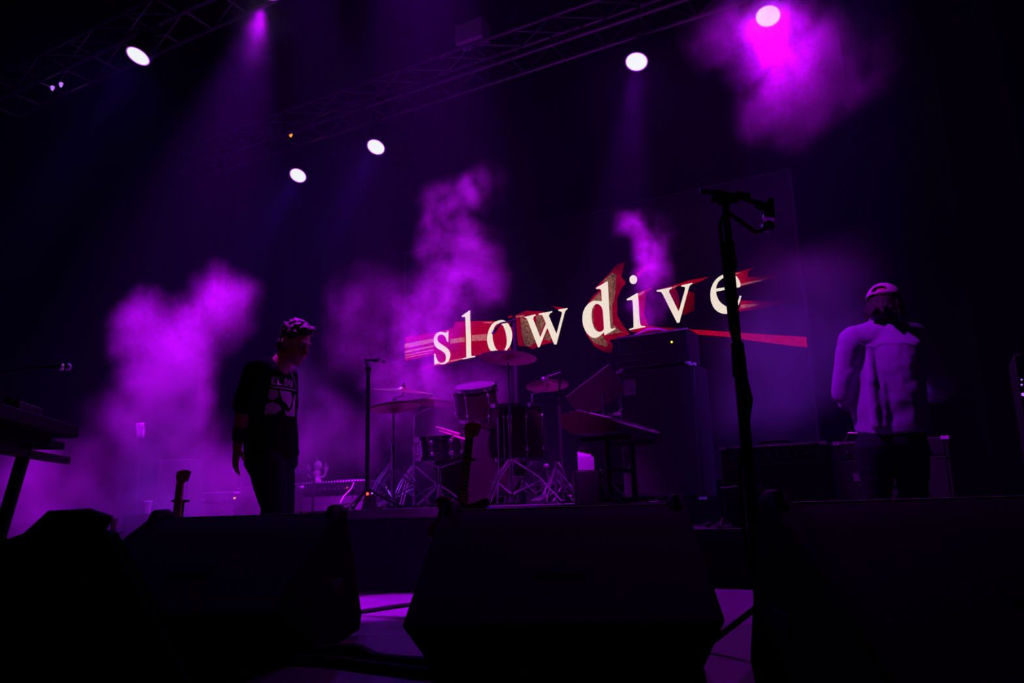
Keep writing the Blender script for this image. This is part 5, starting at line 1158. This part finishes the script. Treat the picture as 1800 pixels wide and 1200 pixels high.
def smoke(label, blobs, dens, scale=1.6, thr=0.30, amp=0.9, warp=0.6, detail=4, vox=0.036, seed=0.0, zs=0.75, soft=0.26, thin=0.6):
    blobs = [(c, (r[0], r[1] * thin, r[2]), k) for c, r, k in blobs]
    """a smoke grid grown from blobs (centre, radii, weight) given in world space"""
    lo = Vector((1e9,) * 3); hi = -lo
    for c, r, k in blobs:
        for a in range(3): lo[a] = min(lo[a], c[a] - r[a] - 0.4 * warp); hi[a] = max(hi[a], c[a] + r[a] + 0.4 * warp)
    lo.z = max(lo.z, 0.02); lo.y = max(lo.y, 1.0); hi.y = min(hi.y, 8.8); hi.z = min(hi.z, 6.9)
    ctr = (lo + hi) / 2
    nt = bpy.data.node_groups.new('smoke_grid', 'GeometryNodeTree')
    nt.interface.new_socket('Geometry', in_out='OUTPUT', socket_type='NodeSocketGeometry')
    N = nt.nodes.new; L = nt.links.new
    src = N('GeometryNodeInputPosition').outputs[0]
    acc = None
    off = N('ShaderNodeVectorMath'); off.operation = 'ADD'; off.inputs[1].default_value = (seed, seed * 1.7, -seed); L(src, off.inputs[0])
    wn = N('ShaderNodeTexNoise'); wn.inputs['Scale'].default_value = scale * 0.8; wn.inputs['Detail'].default_value = 3
    L(off.outputs[0], wn.inputs['Vector'])
    ws = N('ShaderNodeVectorMath'); ws.operation = 'SUBTRACT'; ws.inputs[1].default_value = (0.5, 0.5, 0.5); L(wn.outputs['Color'], ws.inputs[0])
    wm = N('ShaderNodeVectorMath'); wm.operation = 'SCALE'; wm.inputs['Scale'].default_value = warp; L(ws.outputs[0], wm.inputs[0])
    pos = N('ShaderNodeVectorMath'); pos.operation = 'ADD'; L(src, pos.inputs[0]); L(wm.outputs[0], pos.inputs[1])
    for c, r, k in blobs:
        s = N('ShaderNodeVectorMath'); s.operation = 'SUBTRACT'; s.inputs[1].default_value = Vector(c) - ctr; L(pos.outputs[0], s.inputs[0])
        q = N('ShaderNodeVectorMath'); q.operation = 'DIVIDE'; q.inputs[1].default_value = r; L(s.outputs[0], q.inputs[0])
        ln = N('ShaderNodeVectorMath'); ln.operation = 'LENGTH'; L(q.outputs[0], ln.inputs[0])
        f = N('ShaderNodeMapRange'); f.interpolation_type = 'SMOOTHSTEP'; f.inputs[1].default_value = 0.85; f.inputs[2].default_value = 0.1
        f.inputs[3].default_value = 0.0; f.inputs[4].default_value = k; L(ln.outputs['Value'], f.inputs[0])
        if acc is None: acc = f.outputs[0]
        else:
            a = N('ShaderNodeMath'); a.operation = 'MAXIMUM'; L(acc, a.inputs[0]); L(f.outputs[0], a.inputs[1]); acc = a.outputs[0]
    mp = N('ShaderNodeVectorMath'); mp.operation = 'MULTIPLY'; mp.inputs[1].default_value = (1, 1, zs); L(off.outputs[0], mp.inputs[0])
    n = N('ShaderNodeTexNoise'); n.inputs['Scale'].default_value = scale; n.inputs['Detail'].default_value = detail; n.inputs['Roughness'].default_value = 0.68
    n.inputs['Distortion'].default_value = 0.6; L(mp.outputs[0], n.inputs['Vector'])
    nn = N('ShaderNodeMapRange'); nn.interpolation_type = 'SMOOTHSTEP'; nn.inputs[1].default_value = thr; nn.inputs[2].default_value = thr + soft
    nn.inputs[3].default_value = 1 - amp; nn.inputs[4].default_value = 1.0; L(n.outputs[0], nn.inputs[0])
    mu = N('ShaderNodeMath'); mu.operation = 'MULTIPLY'; L(acc, mu.inputs[0]); L(nn.outputs[0], mu.inputs[1])
    gd = N('ShaderNodeMath'); gd.operation = 'MULTIPLY'; gd.inputs[1].default_value = dens; L(mu.outputs[0], gd.inputs[0])
    vc = N('GeometryNodeVolumeCube'); L(gd.outputs[0], vc.inputs['Density'])
    vc.inputs['Min'].default_value = lo - ctr; vc.inputs['Max'].default_value = hi - ctr
    for a, k in zip((0, 1, 2), ('Resolution X', 'Resolution Y', 'Resolution Z')): vc.inputs[k].default_value = max(8, int((hi - lo)[a] / vox))
    sm = N('GeometryNodeSetMaterial'); sm.inputs['Material'].default_value = SMOKE; L(vc.outputs[0], sm.inputs[0])
    go = N('NodeGroupOutput'); L(sm.outputs[0], go.inputs[0])
    o = MB().box((0, 0, 0), hi - lo).build('smoke', SMOKE, None, None, False); o.location = ctr
    md = o.modifiers.new('smoke_grid', 'NODES'); md.node_group = nt
    return tag(o, label, 'smoke', 'smoke drifting over the stage', 'stuff')
haze('thin violet haze hanging over the whole stage', (-10.9, 2.85, 0.02), (3.9, 8.9, 6.9), 0.0032)
D = lambda px, py, d: atD(px, py, d)
smoke('thick bright purple smoke cloud behind the man in the black t-shirt', [
  (D(300, 655, 6.2), (0.70, 0.65, 0.70), 1.0), (D(395, 545, 6.2), (0.45, 0.5, 0.45), 0.8), (D(340, 590, 6.2), (0.55, 0.5, 0.45), 0.8), (D(275, 760, 6.2), (0.70, 0.6, 0.7), 0.85), (D(250, 590, 6.2), (0.45, 0.4, 0.45), 0.6),
  (D(300, 850, 6.0), (1.1, 0.7, 0.8), 0.65), (D(430, 860, 6.0), (1.1, 0.7, 0.6), 0.34), (D(560, 780, 6.2), (0.7, 0.6, 0.6), 0.6), (D(190, 760, 6.0), (0.4, 0.4, 0.6), 0.15),
  (D(535, 680, 6.0), (0.40, 0.35, 0.45), 0.9), (D(120, 890, 5.8), (0.9, 0.7, 0.7), 0.4), (D(20, 860, 5.6), (0.7, 0.6, 0.6), 0.6)], 3.6, scale=2.6, thr=0.36, amp=0.9, seed=3.1, detail=6, warp=0.5)
smoke('tall purple smoke plume rising past the letters s and l', [
  (D(840, 325, 7.4), (0.40, 0.3, 0.30), 1.5), (D(780, 375, 7.4), (0.38, 0.35, 0.55), 0.9), (D(805, 450, 7.4), (0.65, 0.5, 0.6), 0.9), (D(800, 510, 7.3), (0.75, 0.5, 0.6), 1.0),
  (D(740, 570, 7.0), (0.7, 0.5, 0.6), 0.7), (D(725, 660, 6.6), (0.7, 0.5, 0.55), 1.1), (D(735, 720, 6.3), (0.75, 0.5, 0.5), 1.1), (D(690, 790, 6.2), (0.7, 0.5, 0.6), 0.6),
  (D(760, 790, 5.9), (0.6, 0.4, 0.5), 0.8), (D(640, 560, 7.0), (0.7, 0.6, 0.8), 0.3), (D(840, 690, 6.6), (0.6, 0.4, 0.5), 0.5)], 2.6, scale=3.4, thr=0.40, amp=0.95, seed=11.3, detail=6, warp=0.5)
smoke('small curling smoke wisp beside the dotted letter i', [
  (D(1116, 395, 6.5), (0.24, 0.24, 0.18), 0.8), (D(1148, 425, 6.5), (0.28, 0.28, 0.40), 1.0), (D(1152, 490, 6.45), (0.24, 0.28, 0.40), 0.9), (D(1140, 545, 6.4), (0.22, 0.26, 0.28), 0.6)], 6.5, scale=4.2, thr=0.40, amp=1.0, seed=5.0, warp=0.4, vox=0.03, detail=5)
smoke('purple smoke cloud around the big lamp at upper right', [
  (D(1350, 30, 7.1), (0.7, 0.5, 0.6), 1.0), (D(1390, 110, 7.0), (0.7, 0.5, 0.6), 0.9), (D(1470, 40, 7.1), (0.9, 0.5, 0.8), 0.7), (D(1385, 190, 6.9), (0.7, 0.5, 0.5), 0.6), (D(1270, 40, 7.1), (0.6, 0.5, 0.6), 0.6), (D(1480, 150, 7.0), (0.6, 0.5, 0.5), 0.5)], 2.4, scale=3.0, thr=0.38, amp=0.92, seed=8.2, detail=6)
smoke('soft violet smoke between the screen and the man in the cap', [
  (D(1430, 500, 7.0), (0.9, 0.7, 0.7), 0.6), (D(1380, 590, 7.0), (1.0, 0.7, 0.8), 0.7), (D(1360, 690, 6.8), (0.9, 0.7, 0.7), 0.5), (D(1480, 590, 6.9), (0.7, 0.6, 0.9), 0.5)], 0.9, scale=1.7, thr=0.25, amp=0.6, seed=1.2)
smoke('patch of violet smoke caught in the beam at upper left', [
  (D(452, 20, 7.1), (0.5, 0.6, 0.6), 1.0), (D(440, 80, 7.1), (0.4, 0.5, 0.40), 0.9)], 1.0, scale=2.2, thr=0.2, amp=0.4, seed=2.2)
